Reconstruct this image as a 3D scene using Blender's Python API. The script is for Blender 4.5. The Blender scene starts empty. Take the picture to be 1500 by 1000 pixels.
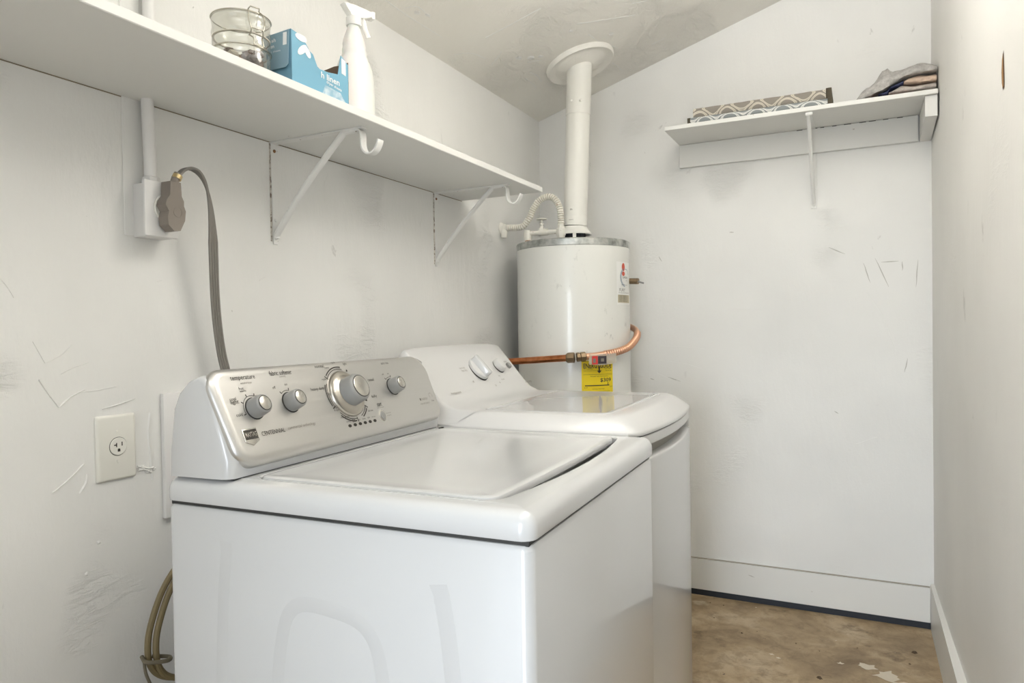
import bpy, bmesh, math, random
from mathutils import Vector, Matrix
import numpy as np
random.seed(4)
C = bpy.context.scene.collection
scn = bpy.context.scene
rad = math.radians

# ------------------------------------------------------------------ camera
F_PX, ROLL, YH, PSI, PHI, PITCH = 1035.21773, -.0151869512, 498.522624, .458426035, .423149699, -.0160093384
cam = bpy.data.cameras.new('camera'); cam_o = bpy.data.objects.new('camera', cam); C.objects.link(cam_o)
R_ = Vector((math.cos(PSI), math.sin(PSI), 0)); F_ = Vector((-math.sin(PSI), math.cos(PSI), 0)); U_ = Vector((0, 0, 1))
fw = F_*math.cos(PITCH) + U_*math.sin(PITCH); up0 = -F_*math.sin(PITCH) + U_*math.cos(PITCH)
cr, sr = math.cos(ROLL), math.sin(ROLL)
rt = cr*R_ + sr*up0; upv = -sr*R_ + cr*up0
cam_o.matrix_world = Matrix(((rt.x, upv.x, -fw.x, 1.358), (rt.y, upv.y, -fw.y, 0), (rt.z, upv.z, -fw.z, 1.155), (0, 0, 0, 1)))
cam.sensor_width = 36; cam.lens = F_PX*36/1500; cam.shift_y = (YH-500)/1500; cam.clip_start = .02
scn.camera = cam_o

# ------------------------------------------------------------------ world, light, exposure
w = bpy.data.worlds.new('world'); scn.world = w; w.use_nodes = True
bg = w.node_tree.nodes['Background']; bg.inputs[0].default_value = (.86, .93, 1, 1); bg.inputs[1].default_value = 1.0

def light(name, kind, loc, energy, color, rot=(0, 0, 0), **kw):
    l = bpy.data.lights.new(name, kind); l.energy = energy; l.color = color
    for k, v in kw.items(): setattr(l, k, v)
    o = bpy.data.objects.new(name, l); o.location = loc; o.rotation_euler = rot; C.objects.link(o); return o
# assumed daylight entering by an assumed open doorway behind the photographer
light('assumed_doorway_daylight', 'AREA', (1.18, -.98, .78), 4.3, (.80, .89, 1), (rad(80), 0, 0), shape='RECTANGLE', size=.50, size_y=1.4, spread=rad(66))
# assumed flash bounced off the sloped ceiling; the second is fill added for the back wall
light('assumed_flash_fill', 'AREA', (1.10, .10, 1.96), 11, (.93, .96, 1), (rad(180), 0, 0), shape='DISK', size=.25)
light('assumed_flash_fill', 'AREA', (1.28, 1.62, 2.12), 13.8, (.97, .98, 1), (rad(180), 0, 0), shape='DISK', size=.25)
# assumed warm bulb out of view, without a fixture; placed to brighten the ceiling
light('assumed_ceiling_bulb', 'POINT', (1.05, 1.48, 2.06), 3.3, (1, .92, .82), shadow_soft_size=.16)
scn.view_settings.view_transform = 'Standard'; scn.view_settings.look = 'None'
scn.view_settings.exposure = 0.50; scn.view_settings.gamma = 1; scn.view_settings.use_curve_mapping = False

# ------------------------------------------------------------------ materials
def lin(c):
    return tuple(((v/255)/12.92 if v/255 <= .04045 else ((v/255+.055)/1.055)**2.4) for v in c) + (1,)
class MT:
    def __init__(s, name, col, rough=.5, metal=0, coat=0, spec=None):
        s.m = bpy.data.materials.new(name); s.m.use_nodes = True; s.t = s.m.node_tree; s.b = s.t.nodes['Principled BSDF']
        s.b.inputs['Base Color'].default_value = lin(col); s.b.inputs['Roughness'].default_value = rough
        s.b.inputs['Metallic'].default_value = metal; s.b.inputs['Coat Weight'].default_value = coat
        if spec is not None: s.b.inputs['Specular IOR Level'].default_value = spec
        s.bump = None
    def n(s, typ, **kw):
        x = s.t.nodes.new(typ)
        for k, v in kw.items(): setattr(x, k, v)
        return x
    def co(s, scale=(1, 1, 1), rot=(0, 0, 0)):
        tc = s.n('ShaderNodeTexCoord'); mp = s.n('ShaderNodeMapping'); s.t.links.new(tc.outputs['Object'], mp.inputs[0])
        mp.inputs['Scale'].default_value = scale; mp.inputs['Rotation'].default_value = rot; return mp.outputs[0]
    def noise(s, scale, detail=4, rough=.5, sc=(1, 1, 1), dist=0, rot=(0, 0, 0)):
        x = s.n('ShaderNodeTexNoise'); s.t.links.new(s.co(sc, rot), x.inputs['Vector'])
        x.inputs['Scale'].default_value = scale; x.inputs['Detail'].default_value = detail; x.inputs['Roughness'].default_value = rough
        x.inputs['Distortion'].default_value = dist; return x.outputs[0]
    def ramp(s, sock, stops):
        x = s.n('ShaderNodeValToRGB'); s.t.links.new(sock, x.inputs[0]); e = x.color_ramp.elements
        while len(e) < len(stops): e.new(.5)
        for i, (p, c) in enumerate(stops):
            e[i].position = p; e[i].color = c if len(c) == 4 else lin(c)
        return x.outputs[0]
    def mask(s, sock, a, b): return s.ramp(sock, [(a, (0, 0, 0, 1)), (b, (1, 1, 1, 1))])
    def mul(s, a, b, op='MULTIPLY'):
        x = s.n('ShaderNodeMath', operation=op)
        for i, v in enumerate((a, b)):
            if isinstance(v, (int, float)): x.inputs[i].default_value = v
            else: s.t.links.new(v, x.inputs[i])
        return x.outputs[0]
    def mix(s, fac, a, b):
        x = s.n('ShaderNodeMix', data_type='RGBA')
        if isinstance(fac, (int, float)): x.inputs[0].default_value = fac
        else: s.t.links.new(fac, x.inputs[0])
        for i, v in ((6, a), (7, b)):
            if isinstance(v, tuple): x.inputs[i].default_value = v if len(v) == 4 else lin(v)
            else: s.t.links.new(v, x.inputs[i])
        return x.outputs[2]
    def color(s, sock): s.t.links.new(sock, s.b.inputs['Base Color']); return s
    def roughs(s, sock): s.t.links.new(sock, s.b.inputs['Roughness']); return s
    def addbump(s, sock, strength, dist):
        x = s.n('ShaderNodeBump'); x.inputs['Strength'].default_value = strength; x.inputs['Distance'].default_value = dist
        s.t.links.new(sock, x.inputs['Height'])
        if s.bump: s.t.links.new(s.bump, x.inputs['Normal'])
        s.bump = x.outputs[0]; s.t.links.new(s.bump, s.b.inputs['Normal']); return s

def wall_mat(name, col, dark, bumpk=1.0, patch=(.60, .68), scuff=True, flip=(1, 1, 1)):
    m = MT(name, col, .55, spec=.35)
    big = m.noise(1.7, 3, .5); c = m.mix(m.mask(big, .35, .7), tuple(col), tuple(int(v*.965) for v in col))
    if scuff:
        a = m.mask(m.noise(9, 5, .62, sc=(1, 1, .5), dist=.8), .665, .70)          # small scuffs
        b = m.mask(m.noise(2.1, 2), .5, .62)
        c = m.mix(m.mul(m.mul(a, b), .35), c, tuple(dark))
        sp = m.mask(m.noise(55, 2, .4), .80, .83)
        c = m.mix(m.mul(sp, .5), c, tuple(dark))
    m.color(c)
    m.addbump(m.noise(130, 3, .6), .10*bumpk, .002)
    m.addbump(m.noise(22, 4, .6, sc=(1, 1, .35)), .22*bumpk, .006)
    pm = m.mask(m.noise(2.6, 2, .5), *patch)                                        # trowelled plaster patches
    st = m.noise(24, 6, .7, sc=(.6, .6, 2.2), dist=1.4, rot=(.5, .3, .2))
    m.addbump(m.mul(pm, m.mask(st, .45, .75)), .35*bumpk, .006)
    return m.m
M = {}
M['wall'] = wall_mat('wall_paint', (239, 238, 234), (150, 146, 138), 1.7)
M['wall_right'] = wall_mat('right_wall_paint', (236, 234, 229), (160, 156, 148), .7)
M['ceiling'] = wall_mat('ceiling_paint', (240, 237, 229), (150, 146, 138), 2.3, (.46, .58), False)
m = MT('woodwork_paint', (230, 229, 224), .42, spec=.4)
ch = m.mask(m.noise(30, 3, .6), .74, .77); m.color(m.mix(m.mul(ch, .5), (230, 229, 224), (150, 130, 108)))
m.addbump(m.noise(40, 3, .6, sc=(1, .15, 1)), .15, .002); M['wood'] = m.m
m = MT('bracket_paint', (236, 235, 231), .35)
ch = m.mask(m.noise(60, 3, .65), .69, .72); m.color(m.mix(ch, (236, 235, 231), (120, 92, 70))); M['bracket'] = m.m
# concrete
m = MT('floor_concrete', (150, 125, 92), .5, spec=.4)
c = m.ramp(m.noise(3.2, 6, .62, dist=.4), [(.28, (122, 102, 76)), (.5, (170, 148, 116)), (.72, (202, 184, 156))])
c = m.mix(m.mul(m.mask(m.noise(7, 5, .65), .58, .70), .75), c, (92, 74, 52))
c = m.mix(m.mul(m.mask(m.noise(5, 3, .5, rot=(0, 0, 1)), .66, .70), .8), c, (196, 180, 152))
c = m.mix(m.mul(m.mask(m.noise(42, 4, .65), .68, .72), .9), c, (56, 46, 36))
c = m.mix(m.mul(m.mask(m.noise(38, 2, .5, rot=(0, 0, 2)), .76, .78), .9), c, (222, 214, 198))
c = m.mix(m.mul(m.mask(m.noise(16, 6, .75, dist=.5), .46, .62), .45), c, (112, 92, 66))
m.color(c); m.addbump(m.noise(60, 4, .6), .25, .004); M['floor'] = m.m
M['joint_grey'] = MT('joint_grey', (172, 165, 152), .8).m
M['splat'] = MT('paint_splatter', (214, 204, 186), .6).m
M['debris'] = MT('floor_debris', (92, 76, 58), .9).m
M['scuff'] = MT('wall_scuff', (194, 191, 184), .8).m
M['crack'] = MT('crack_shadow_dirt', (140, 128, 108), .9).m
m = MT('rust_line', (150, 130, 110), .8); m.color(m.ramp(m.noise(70, 3, .6), [(.38, (110, 90, 72)), (.52, (216, 210, 200))])); M['rust_line'] = m.m
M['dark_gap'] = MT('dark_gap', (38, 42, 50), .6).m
M['white_enamel'] = MT('white_enamel', (204, 204, 203), .22, coat=.6).m
m = MT('cabinet_enamel', (199, 199, 198), .32, coat=.7); m.b.inputs['Coat Roughness'].default_value = .07; m.addbump(m.noise(6, 2, .4), .02, .01); M['cabinet'] = m.m
M['dryer_plastic'] = MT('dryer_white', (206, 205, 203), .3, coat=.3).m
M['grey_plastic'] = MT('grey_plastic', (142, 141, 138), .42).m
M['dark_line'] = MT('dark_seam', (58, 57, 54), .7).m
M['pocket'] = MT('handle_pocket_grey', (150, 146, 136), .5).m
m = MT('brushed_steel', (204, 202, 198), .34, metal=.85)
m.addbump(m.noise(60, 3, .6, sc=(4, .12, 4)), .05, .001)
m.roughs(m.ramp(m.noise(40, 3, .6, sc=(3, .1, 3)), [(.3, (.29,)*3+(1,)), (.7, (.40,)*3+(1,))])); M['steel'] = m.m
M['chrome'] = MT('knob_cap_metal', (208, 205, 198), .22, metal=1).m
M['chrome_dull'] = MT('bezel_metal', (188, 183, 174), .28, metal=1).m
M['ink'] = MT('black_ink', (52, 48, 42), .6).m
M['ink_soft'] = MT('grey_ink', (128, 122, 112), .6).m
M['ink_white'] = MT('white_ink', (238, 240, 240), .6).m
m = MT('tank_enamel', (226, 225, 219), .3, coat=.3)
c = m.mix(m.mul(m.mul(m.mask(m.noise(26, 5, .7, sc=(1, 1, .6)), .60, .68), m.mask(m.noise(5, 2), .48, .6)), .45), (228, 227, 220), (150, 150, 142)); m.color(c); M['tank'] = m.m
m = MT('galvanised', (178, 180, 178), .42, metal=.75)
m.color(m.ramp(m.noise(18, 4, .6), [(.3, (120, 122, 118)), (.55, (188, 190, 186)), (.75, (224, 222, 216))])); M['galv'] = m.m
m = MT('painted_pipe', (222, 219, 208), .5); ch = m.mask(m.noise(45, 4, .65), .66, .71)
m.color(m.mix(m.mul(ch, .7), (226, 223, 213), (146, 112, 80))); m.addbump(m.noise(90, 3), .2, .002); M['pipe_paint'] = m.m
M['vent'] = MT('vent_pipe_paint', (234, 232, 224), .38).m
m = MT('rust', (150, 98, 58), .8); m.color(m.ramp(m.noise(60, 4), [(.3, (92, 58, 36)), (.7, (186, 140, 96))])); M['rust'] = m.m
m = MT('copper', (196, 124, 78), .28, metal=.95)
m.color(m.ramp(m.noise(24, 3, .6), [(.3, (168, 98, 58)), (.7, (222, 150, 104))])); M['copper'] = m.m
M['copper_pale'] = MT('corrugated_copper', (226, 176, 146), .3, metal=.9).m
M['groove'] = MT('hose_groove', (176, 164, 138), .8).m
M['copper_dark'] = MT('copper_groove', (150, 92, 62), .5, metal=.8).m
M['brass'] = MT('dull_brass', (138, 118, 92), .45, metal=.7).m
M['brass_bright'] = MT('clamp_brass', (206, 186, 140), .3, metal=.9).m
M['plug'] = MT('plug_grey', (136, 127, 118), .55).m
M['cord'] = MT('cord_grey', (134, 129, 122), .5).m
M['hose'] = MT('olive_hose', (122, 108, 76), .55).m
M['hose_tie'] = MT('hose_tie', (112, 104, 86), .7).m
M['plate'] = MT('outlet_plate_ivory', (233, 231, 222), .35).m
M['plate_white'] = MT('panel_white', (232, 230, 227), .4).m
M['box_blue'] = MT('carton_blue', (118, 172, 196), .55).m
m = MT('carton_blue_side', (112, 158, 180), .6); M['box_blue_side'] = m.m
M['box_flap'] = MT('carton_flap', (136, 166, 182), .6).m
M['card'] = MT('raw_cardboard', (164, 148, 118), .8).m
M['card_dark'] = MT('carton_inside', (112, 94, 78), .85).m
m = MT('carton_tear', (196, 216, 226), .8); m.color(m.ramp(m.noise(60, 4), [(.4, (150, 186, 204)), (.65, (208, 222, 228))])); M['tear'] = m.m
M['bottle'] = MT('bottle_white', (240, 239, 235), .35).m
M['bottle'].node_tree.nodes['Principled BSDF'].inputs['Subsurface Weight'].default_value = .15
M['sprayer'] = MT('sprayer_white', (247, 246, 242), .25).m
m = MT('jar_glass', (236, 238, 234), .03)
lw_n = m.n('ShaderNodeLayerWeight'); lw_n.inputs[0].default_value = .5; fac_n = m.mul(m.mul(m.mul(lw_n.outputs['Facing'], 2.2, 'POWER'), .62), .13, 'ADD'); tr_n = m.n('ShaderNodeBsdfTransparent'); tr_n.inputs[0].default_value = (.86, .86, .82, 1)
gl_n = m.n('ShaderNodeBsdfGlossy'); gl_n.inputs['Roughness'].default_value = .04; mx_n = m.n('ShaderNodeMixShader')
m.t.links.new(fac_n, mx_n.inputs[0]); m.t.links.new(tr_n.outputs[0], mx_n.inputs[1]); m.t.links.new(gl_n.outputs[0], mx_n.inputs[2])
m.t.links.new(mx_n.outputs[0], m.t.nodes['Material Output'].inputs['Surface']); M['glass'] = m.m
M['wire'] = MT('clasp_wire', (176, 172, 160), .25, metal=1).m
M['gasket'] = MT('jar_gasket', (196, 190, 176), .5).m
for i, c in enumerate(((66, 50, 38), (150, 112, 70), (196, 186, 168), (96, 74, 54))): M['bit%d' % i] = MT('jar_content_%s' % 'abcd'[i], c, .7).m
def lattice(name, ground, line, k, off):
    m = MT(name, ground, .85, spec=.2)
    tc = m.n('ShaderNodeTexCoord'); sp = m.n('ShaderNodeSeparateXYZ'); m.t.links.new(tc.outputs['Object'], sp.inputs[0])
    def wv(s, kk, ph=0): return m.mul(m.mul(m.mul(s, kk), ph, 'ADD'), 0, 'COSINE')
    yz = m.mul(m.mul(sp.outputs[2], 1.0), m.mul(sp.outputs[1], .9), 'ADD')
    f = m.mul(wv(sp.outputs[0], k), wv(yz, k*1.35, off), 'ADD')
    a = m.mul(f, 0, 'ABSOLUTE')
    l = m.mul(m.mask(a, .16, .22), m.mask(m.mul(1.0, a, 'SUBTRACT'), .22, .30))
    thin = m.mask(m.mul(1.0, m.mul(m.mul(a, .47, 'SUBTRACT'), 0, 'ABSOLUTE'), 'SUBTRACT'), .93, .96)
    l = m.mul(l, m.mul(1.0, m.mul(thin, .6), 'SUBTRACT'))
    m.color(m.mix(l, ground, line)); m.addbump(m.noise(400, 2), .3, .001); return m.m
M['fabric_taupe'] = lattice('taupe_lattice_fabric', (146, 139, 130), (214, 206, 190), 58, .7)
M['fabric_grey'] = lattice('grey_lattice_fabric', (140, 144, 144), (226, 225, 220), 66, .2)
M['bin_board'] = MT('bin_board', (84, 76, 60), .8).m
def terry(name, c1, c2):
    m = MT(name, c1, .95, spec=.1); m.color(m.ramp(m.noise(60, 4, .7), [(.35, c2), (.65, c1)])); m.addbump(m.noise(420, 2, .6), .9, .004); return m.m
M['terry_grey'] = terry('grey_terry', (206, 203, 198), (172, 168, 164))
M['terry_peach'] = terry('peach_terry', (232, 206, 184), (208, 184, 166))
M['terry_ash'] = terry('ash_terry', (212, 202, 194), (180, 170, 164))
M['cloth_navy'] = terry('navy_cloth', (92, 100, 134), (66, 72, 104))
M['cloth_orange'] = terry('orange_cloth', (208, 150, 122), (184, 128, 104))
M['yellow'] = MT('energy_yellow', (236, 208, 30), .5).m
M['label'] = MT('label_white', (236, 235, 230), .5).m
M['label_red'] = MT('label_red', (206, 86, 60), .5).m
M['label_blue'] = MT('label_blue', (96, 128, 156), .5).m
M['label_tan'] = MT('label_tan', (196, 186, 160), .6).m
M['tag_red'] = MT('tag_red', (206, 60, 52), .5).m
M['tag_black'] = MT('tag_black', (52, 46, 52), .5).m
m = MT('clear_tag', (214, 206, 192), .25); m.b.inputs['Alpha'].default_value = .55; M['tag_clear'] = m.m
M['gouge'] = MT('torn_board', (156, 116, 72), .9).m
M['gouge_dark'] = MT('torn_board_dark', (92, 66, 44), .9).m
M['plaster'] = wall_mat('plaster_lump_paint', (239, 238, 234), (150, 146, 138), 1.2, scuff=False)

# ------------------------------------------------------------------ helpers
def mesh_of(bm, name, mats, angle=35, smooth=True):
    bmesh.ops.recalc_face_normals(bm, faces=bm.faces)
    me = bpy.data.meshes.new(name); bm.to_mesh(me); bm.free()
    for mm in (mats if isinstance(mats, (list, tuple)) else [mats]): me.materials.append(M[mm] if isinstance(mm, str) else mm)
    if smooth:
        for p in me.polygons: p.use_smooth = True
        me.set_sharp_from_angle(angle=rad(angle))
    return me
def obj(name, bm, mat, parent=None, angle=35, smooth=True):
    me = bm if isinstance(bm, bpy.types.Mesh) else mesh_of(bm, name, mat, angle, smooth)
    o = bpy.data.objects.new(name, me); C.objects.link(o); o.parent = parent; return o
def tag(o, label, cat, group=None):
    o['label'] = label; o['category'] = cat
    if group: o['group'] = group
    return o
def thing(name, label, cat, loc=(0, 0, 0), rotz=0, group=None):
    o = bpy.data.objects.new(name, None); C.objects.link(o); o.location = loc; o.rotation_euler = (0, 0, rotz); o.empty_display_size = .05
    return tag(o, label, cat, group)
def struct(name, bm, mat, parent=None, **kw):
    o = obj(name, bm, mat, parent, **kw)
    if parent is None: o['kind'] = 'structure'
    return o
def newbm(): return bmesh.new()
def box(bm, x0, x1, y0, y1, z0, z1, bev=0, seg=2, mi=0):
    r = bmesh.ops.create_cube(bm, size=1); vs = r['verts']
    for v in vs: v.co = Vector(((x0+x1)/2+v.co.x*(x1-x0), (y0+y1)/2+v.co.y*(y1-y0), (z0+z1)/2+v.co.z*(z1-z0)))
    fs = {f for v in vs for f in v.link_faces}
    for f in fs: f.material_index = mi
    if bev:
        es = list({e for v in vs for e in v.link_edges})
        bmesh.ops.bevel(bm, geom=es, offset=bev, segments=seg, profile=.5, affect='EDGES')
    return bm
def prism(bm, pts, f0, f1, mi=0):
    """polygon swept between two maps f(p)->Vector"""
    a = [bm.verts.new(f0(p)) for p in pts]; b = [bm.verts.new(f1(p)) for p in pts]; n = len(pts)
    fs = [bm.faces.new(a), bm.faces.new(b[::-1])] + [bm.faces.new((a[i], b[i], b[(i+1) % n], a[(i+1) % n])) for i in range(n)]
    for f in fs: f.material_index = mi
    return fs
def loops(bm, L, cap0=True, cap1=True, closed=True, mi=0):
    """bridge a list of equal-length vertex rings"""
    V = [[bm.verts.new(p) for p in l] for l in L]; n = len(V[0]); out = []
    for a, b in zip(V, V[1:]):
        for i in range(n if closed else n-1):
            j = (i+1) % n; out.append(bm.faces.new((a[i], a[j], b[j], b[i])))
    if cap0: out.append(bm.faces.new(V[0][::-1]))
    if cap1: out.append(bm.faces.new(V[-1]))
    for f in out: f.material_index = mi
    return V
def rrect(a0, a1, b0, b1, r, k=5, mid=0):
    P = []
    cs = [(a1-r, b0+r, -90), (a1-r, b1-r, 0), (a0+r, b1-r, 90), (a0+r, b0+r, 180)]
    for i, (ca, cb, s) in enumerate(cs):
        for q in range(k+1):
            t = rad(s+90*q/k); P.append((ca+r*math.cos(t), cb+r*math.sin(t)))
        if mid:
            n = cs[(i+1) % 4]; t = rad(s+90); e = (ca+r*math.cos(t), cb+r*math.sin(t)); g = (n[0]+r*math.cos(rad(n[2])), n[1]+r*math.sin(rad(n[2])))
            for q in range(1, mid+1): P.append((e[0]+(g[0]-e[0])*q/(mid+1), e[1]+(g[1]-e[1])*q/(mid+1)))
    return P
def spline(pts, n=8):
    P = [Vector(p) for p in pts]; P = [2*P[0]-P[1]] + P + [2*P[-1]-P[-2]]; out = []
    for i in range(1, len(P)-2):
        a, b, c, d = P[i-1:i+3]
        for q in range(n):
            t = q/n; out.append(.5*((2*b)+(c-a)*t+(2*a-5*b+4*c-d)*t*t+(3*b-a-3*c+d)*t**3))
    return out + [P[-2]]
def tube(bm, pts, r, n=10, mi=0, caps=True, flat=None):
    """r is a number or a function of the index; flat=(a,b) gives an elliptical section"""
    P = [Vector(p) for p in pts]; L = []; t0 = (P[1]-P[0]).normalized()
    nrm = t0.orthogonal().normalized()
    if abs(t0.z) < .9: nrm = t0.cross(Vector((0, 0, 1))).normalized()
    for i, p in enumerate(P):
        t = (P[min(i+1, len(P)-1)]-P[max(i-1, 0)]).normalized()
        nrm = (nrm-t*nrm.dot(t)).normalized(); bi = t.cross(nrm); rr = r(i) if callable(r) else r
        fa, fb = flat or (1, 1)
        L.append([p+rr*(fa*math.cos(2*math.pi*q/n)*nrm+fb*math.sin(2*math.pi*q/n)*bi) for q in range(n)])
    loops(bm, L, caps, caps, mi=mi); return bm
def corrugated(bm, path, r, amp, pitch, s0=0, s1=1e9, n=12):
    P = [Vector(p) for p in path]; cum = [0]
    for a, c in zip(P, P[1:]): cum.append(cum[-1]+(c-a).length)
    N = int(cum[-1]/(pitch/6)); ss = [cum[-1]*i/N for i in range(N+1)]; Q = []; j = 0
    for q in ss:
        while j < len(P)-2 and cum[j+1] < q: j += 1
        t = (q-cum[j])/max(1e-9, cum[j+1]-cum[j]); Q.append(P[j]+(P[j+1]-P[j])*t)
    tube(bm, Q, lambda i: r+(amp*(2*abs(math.sin(i*math.pi/6))**.6-1) if s0 < ss[i] < s1 else 0), n)
def frame(o, X, Y, Z): 
    o, X, Y, Z = map(Vector, (o, X, Y, Z))
    return lambda a, b, c: o+X*a+Y*b+Z*c
ID = lambda a, b, c: Vector((a, b, c))
def lathe(bm, prof, n=24, fr=ID, mi=0, cap0=True, cap1=True, ax=1, ay=1):
    L = [[fr(r*ax*math.cos(2*math.pi*q/n), r*ay*math.sin(2*math.pi*q/n), z) for q in range(n)] for r, z in prof]
    return loops(bm, L, cap0, cap1, mi=mi)
def slab(bm, outl, fr, z0, z1, bev=0, mi=0, seg=3):
    """flat outline with a rounded front edge (ring insets are taken towards the centroid)"""
    ca = sum(p[0] for p in outl)/len(outl); cb = sum(p[1] for p in outl)/len(outl)
    def inset(d):
        out = []; n = len(outl)
        for i, p in enumerate(outl):
            a = outl[i-1]; b = outl[(i+1) % n]; tx, ty = b[0]-a[0], b[1]-a[1]; l = math.hypot(tx, ty) or 1
            out.append((p[0]-ty/l*d, p[1]+tx/l*d))
        return out
    R = [[fr(a, b, z0) for a, b in outl]]
    if bev:
        for q in range(seg+1):
            t = q/seg*math.pi/2; R.append([fr(a, b, z1-bev+bev*math.sin(t)) for a, b in inset(bev*(1-math.cos(t)))])
    else: R.append([fr(a, b, z1) for a, b in outl])
    loops(bm, R, mi=mi)
_txt = {}
def text_verts(s, bold=False):
    if (s, bold) in _txt: return _txt[s, bold]
    cu = bpy.data.curves.new('lettering', 'FONT'); cu.body = s; cu.align_x = 'CENTER'; cu.align_y = 'CENTER'; cu.resolution_u = 2
    if bold: cu.offset = .018
    o = bpy.data.objects.new('lettering', cu); C.objects.link(o)
    dg = bpy.context.evaluated_depsgraph_get(); me = bpy.data.meshes.new_from_object(o.evaluated_get(dg))
    V = [v.co.copy() for v in me.vertices]; Fs = [tuple(p.vertices) for p in me.polygons]
    bpy.data.objects.remove(o); bpy.data.curves.remove(cu); bpy.data.meshes.remove(me)
    _txt[s, bold] = (V, Fs); return V, Fs
def text(bm, s, fr, a, b, width, height=None, mi=0, h=.0006, bold=False, rot=0):
    V, Fs = text_verts(s, bold)
    x0 = min(v.x for v in V); x1 = max(v.x for v in V); y0 = min(v.y for v in V); y1 = max(v.y for v in V)
    k = width/(x1-x0); ky = height/(y1-y0) if height else k; cs, sn = math.cos(rot), math.sin(rot)
    vs = []
    for v in V:
        x, y = (v.x-(x0+x1)/2)*k, (v.y-(y0+y1)/2)*ky
        vs.append(bm.verts.new(fr(a+x*cs-y*sn, b+x*sn+y*cs, h)))
    for f in Fs:
        try: bm.faces.new([vs[i] for i in f]).material_index = mi
        except ValueError: pass
def patch(bm, outl, fr, h=.0005, mi=0):
    f = bm.faces.new([bm.verts.new(fr(a, b, h)) for a, b in outl]); f.material_index = mi
def rect(bm, a0, a1, b0, b1, fr, h=.0005, mi=0, na=1):
    for i in range(na):
        x0 = a0+(a1-a0)*i/na; x1 = a0+(a1-a0)*(i+1)/na
        patch(bm, [(x0, b0), (x1, b0), (x1, b1), (x0, b1)], fr, h, mi)
def arc(bm, fr, ca, cb, r0, r1, d0, d1, h=.0005, mi=0, n=14):
    for i in range(n):
        t0, t1 = rad(d0+(d1-d0)*i/n), rad(d0+(d1-d0)*(i+1)/n)
        patch(bm, [(ca+r0*math.cos(t0), cb+r0*math.sin(t0)), (ca+r1*math.cos(t0), cb+r1*math.sin(t0)), (ca+r1*math.cos(t1), cb+r1*math.sin(t1)), (ca+r0*math.cos(t1), cb+r0*math.sin(t1))], fr, h, mi)

# ------------------------------------------------------------------ room
WX, DY = 1.600, 3.074
cz = lambda x: 2.133+.31*x
b = newbm(); box(b, -.1, 1.8, -1.15, 3.2, -.1, 0); struct('floor', b, 'floor', smooth=False)
b = newbm(); prism(b, [(-.1, cz(-.1)), (1.8, cz(1.8)), (1.8, cz(1.8)+.08), (-.1, cz(-.1)+.08)], lambda p: Vector((p[0], -1.15, p[1])), lambda p: Vector((p[0], 3.2, p[1]))); struct('ceiling', b, 'ceiling', smooth=False)
b = newbm(); box(b, -.1, 0, -1.15, 3.2, 0, cz(0)); wall_left = struct('wall_left', b, 'wall', smooth=False)
b = newbm(); prism(b, [(0, .026), (1.66, .026), (1.66, cz(1.66)), (0, cz(0))], lambda p: Vector((p[0], DY, p[1])), lambda p: Vector((p[0], DY+.1, p[1]))); wall_back = struct('wall_back', b, 'wall', smooth=False)
b = newbm(); prism(b, [(WX, DY), (1.664, -1.15), (1.76, -1.15), (1.70, DY)], lambda p: Vector((p[0], p[1], 0)), lambda p: Vector((p[0], p[1], cz(p[0])))); wall_right = struct('wall_right', b, 'wall_right', smooth=False)
b = newbm()
prism(b, [(0, 0), (.40, 0), (.40, 2.06), (1.44, 2.06), (1.44, 0), (1.664, 0), (1.664, cz(1.664)), (0, cz(0))], lambda p: Vector((p[0], -1.15, p[1])), lambda p: Vector((p[0], -1.05, p[1])))  # unseen wall behind the camera; its doorway opening is assumed
struct('wall_front', b, 'wall', smooth=False)
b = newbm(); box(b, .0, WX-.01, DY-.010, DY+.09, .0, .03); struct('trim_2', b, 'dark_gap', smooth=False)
b = newbm(); box(b, .0, WX-.012, DY-.012, DY, .024, .158, .002, 1); bbk = struct('baseboard_back', b, 'wood')
b = newbm(); box(b, .0, WX-.014, DY-.0128, DY, .1578, .1596); obj('joint_line', b, 'joint_grey', bbk, smooth=False)  # slightly darker strip along the top joint of the baseboard
b = newbm(); prism(b, [(1.588, DY-.012), (1.588, -1.05), (1.661, -1.05), (1.6005, DY-.012)], lambda p: Vector((p[0], p[1], .0)), lambda p: Vector((p[0], p[1], .172))); struct('baseboard_right', b, 'wood', smooth=False)
# painted batten behind the conduit
b = newbm(); box(b, 0, .003, .955, 1.000, 1.36, 2.13, .0015, 1); struct('trim_1', b, 'wall')
# gouge torn in the right wall
b = newbm(); o_ = [(0, .042), (.006, .028), (.007, .004), (.005, -.018), (.0, -.036), (-.006, -.034), (-.005, -.01), (-.003, .012)]
xw = lambda y: WX+(1.664-WX)*(DY-y)/(DY+1.15)
fr = lambda a, bb, c: Vector((xw(1.731+a)-c, 1.731+a, 1.660+bb))
o_ = [(p[0]*2.6-p[1]*.12, p[1]) for p in o_]; patch(b, o_, fr, .0006, 0); patch(b, [(p[0]*.6+.002, p[1]*.88) for p in o_], fr, .0012, 1)
g = obj('gouge', b, ['gouge_dark', 'gouge'], wall_right); g['label'] = 'brown torn gouge'
# plaster lumps on the left wall and patches round the vent collar
def lump(name, parent, pts, r, flat):
    b = newbm(); tube(b, spline(pts, 5), lambda i: r*(.75+.5*random.random()), 7, flat=flat); return obj(name, b, 'plaster', parent)

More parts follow.
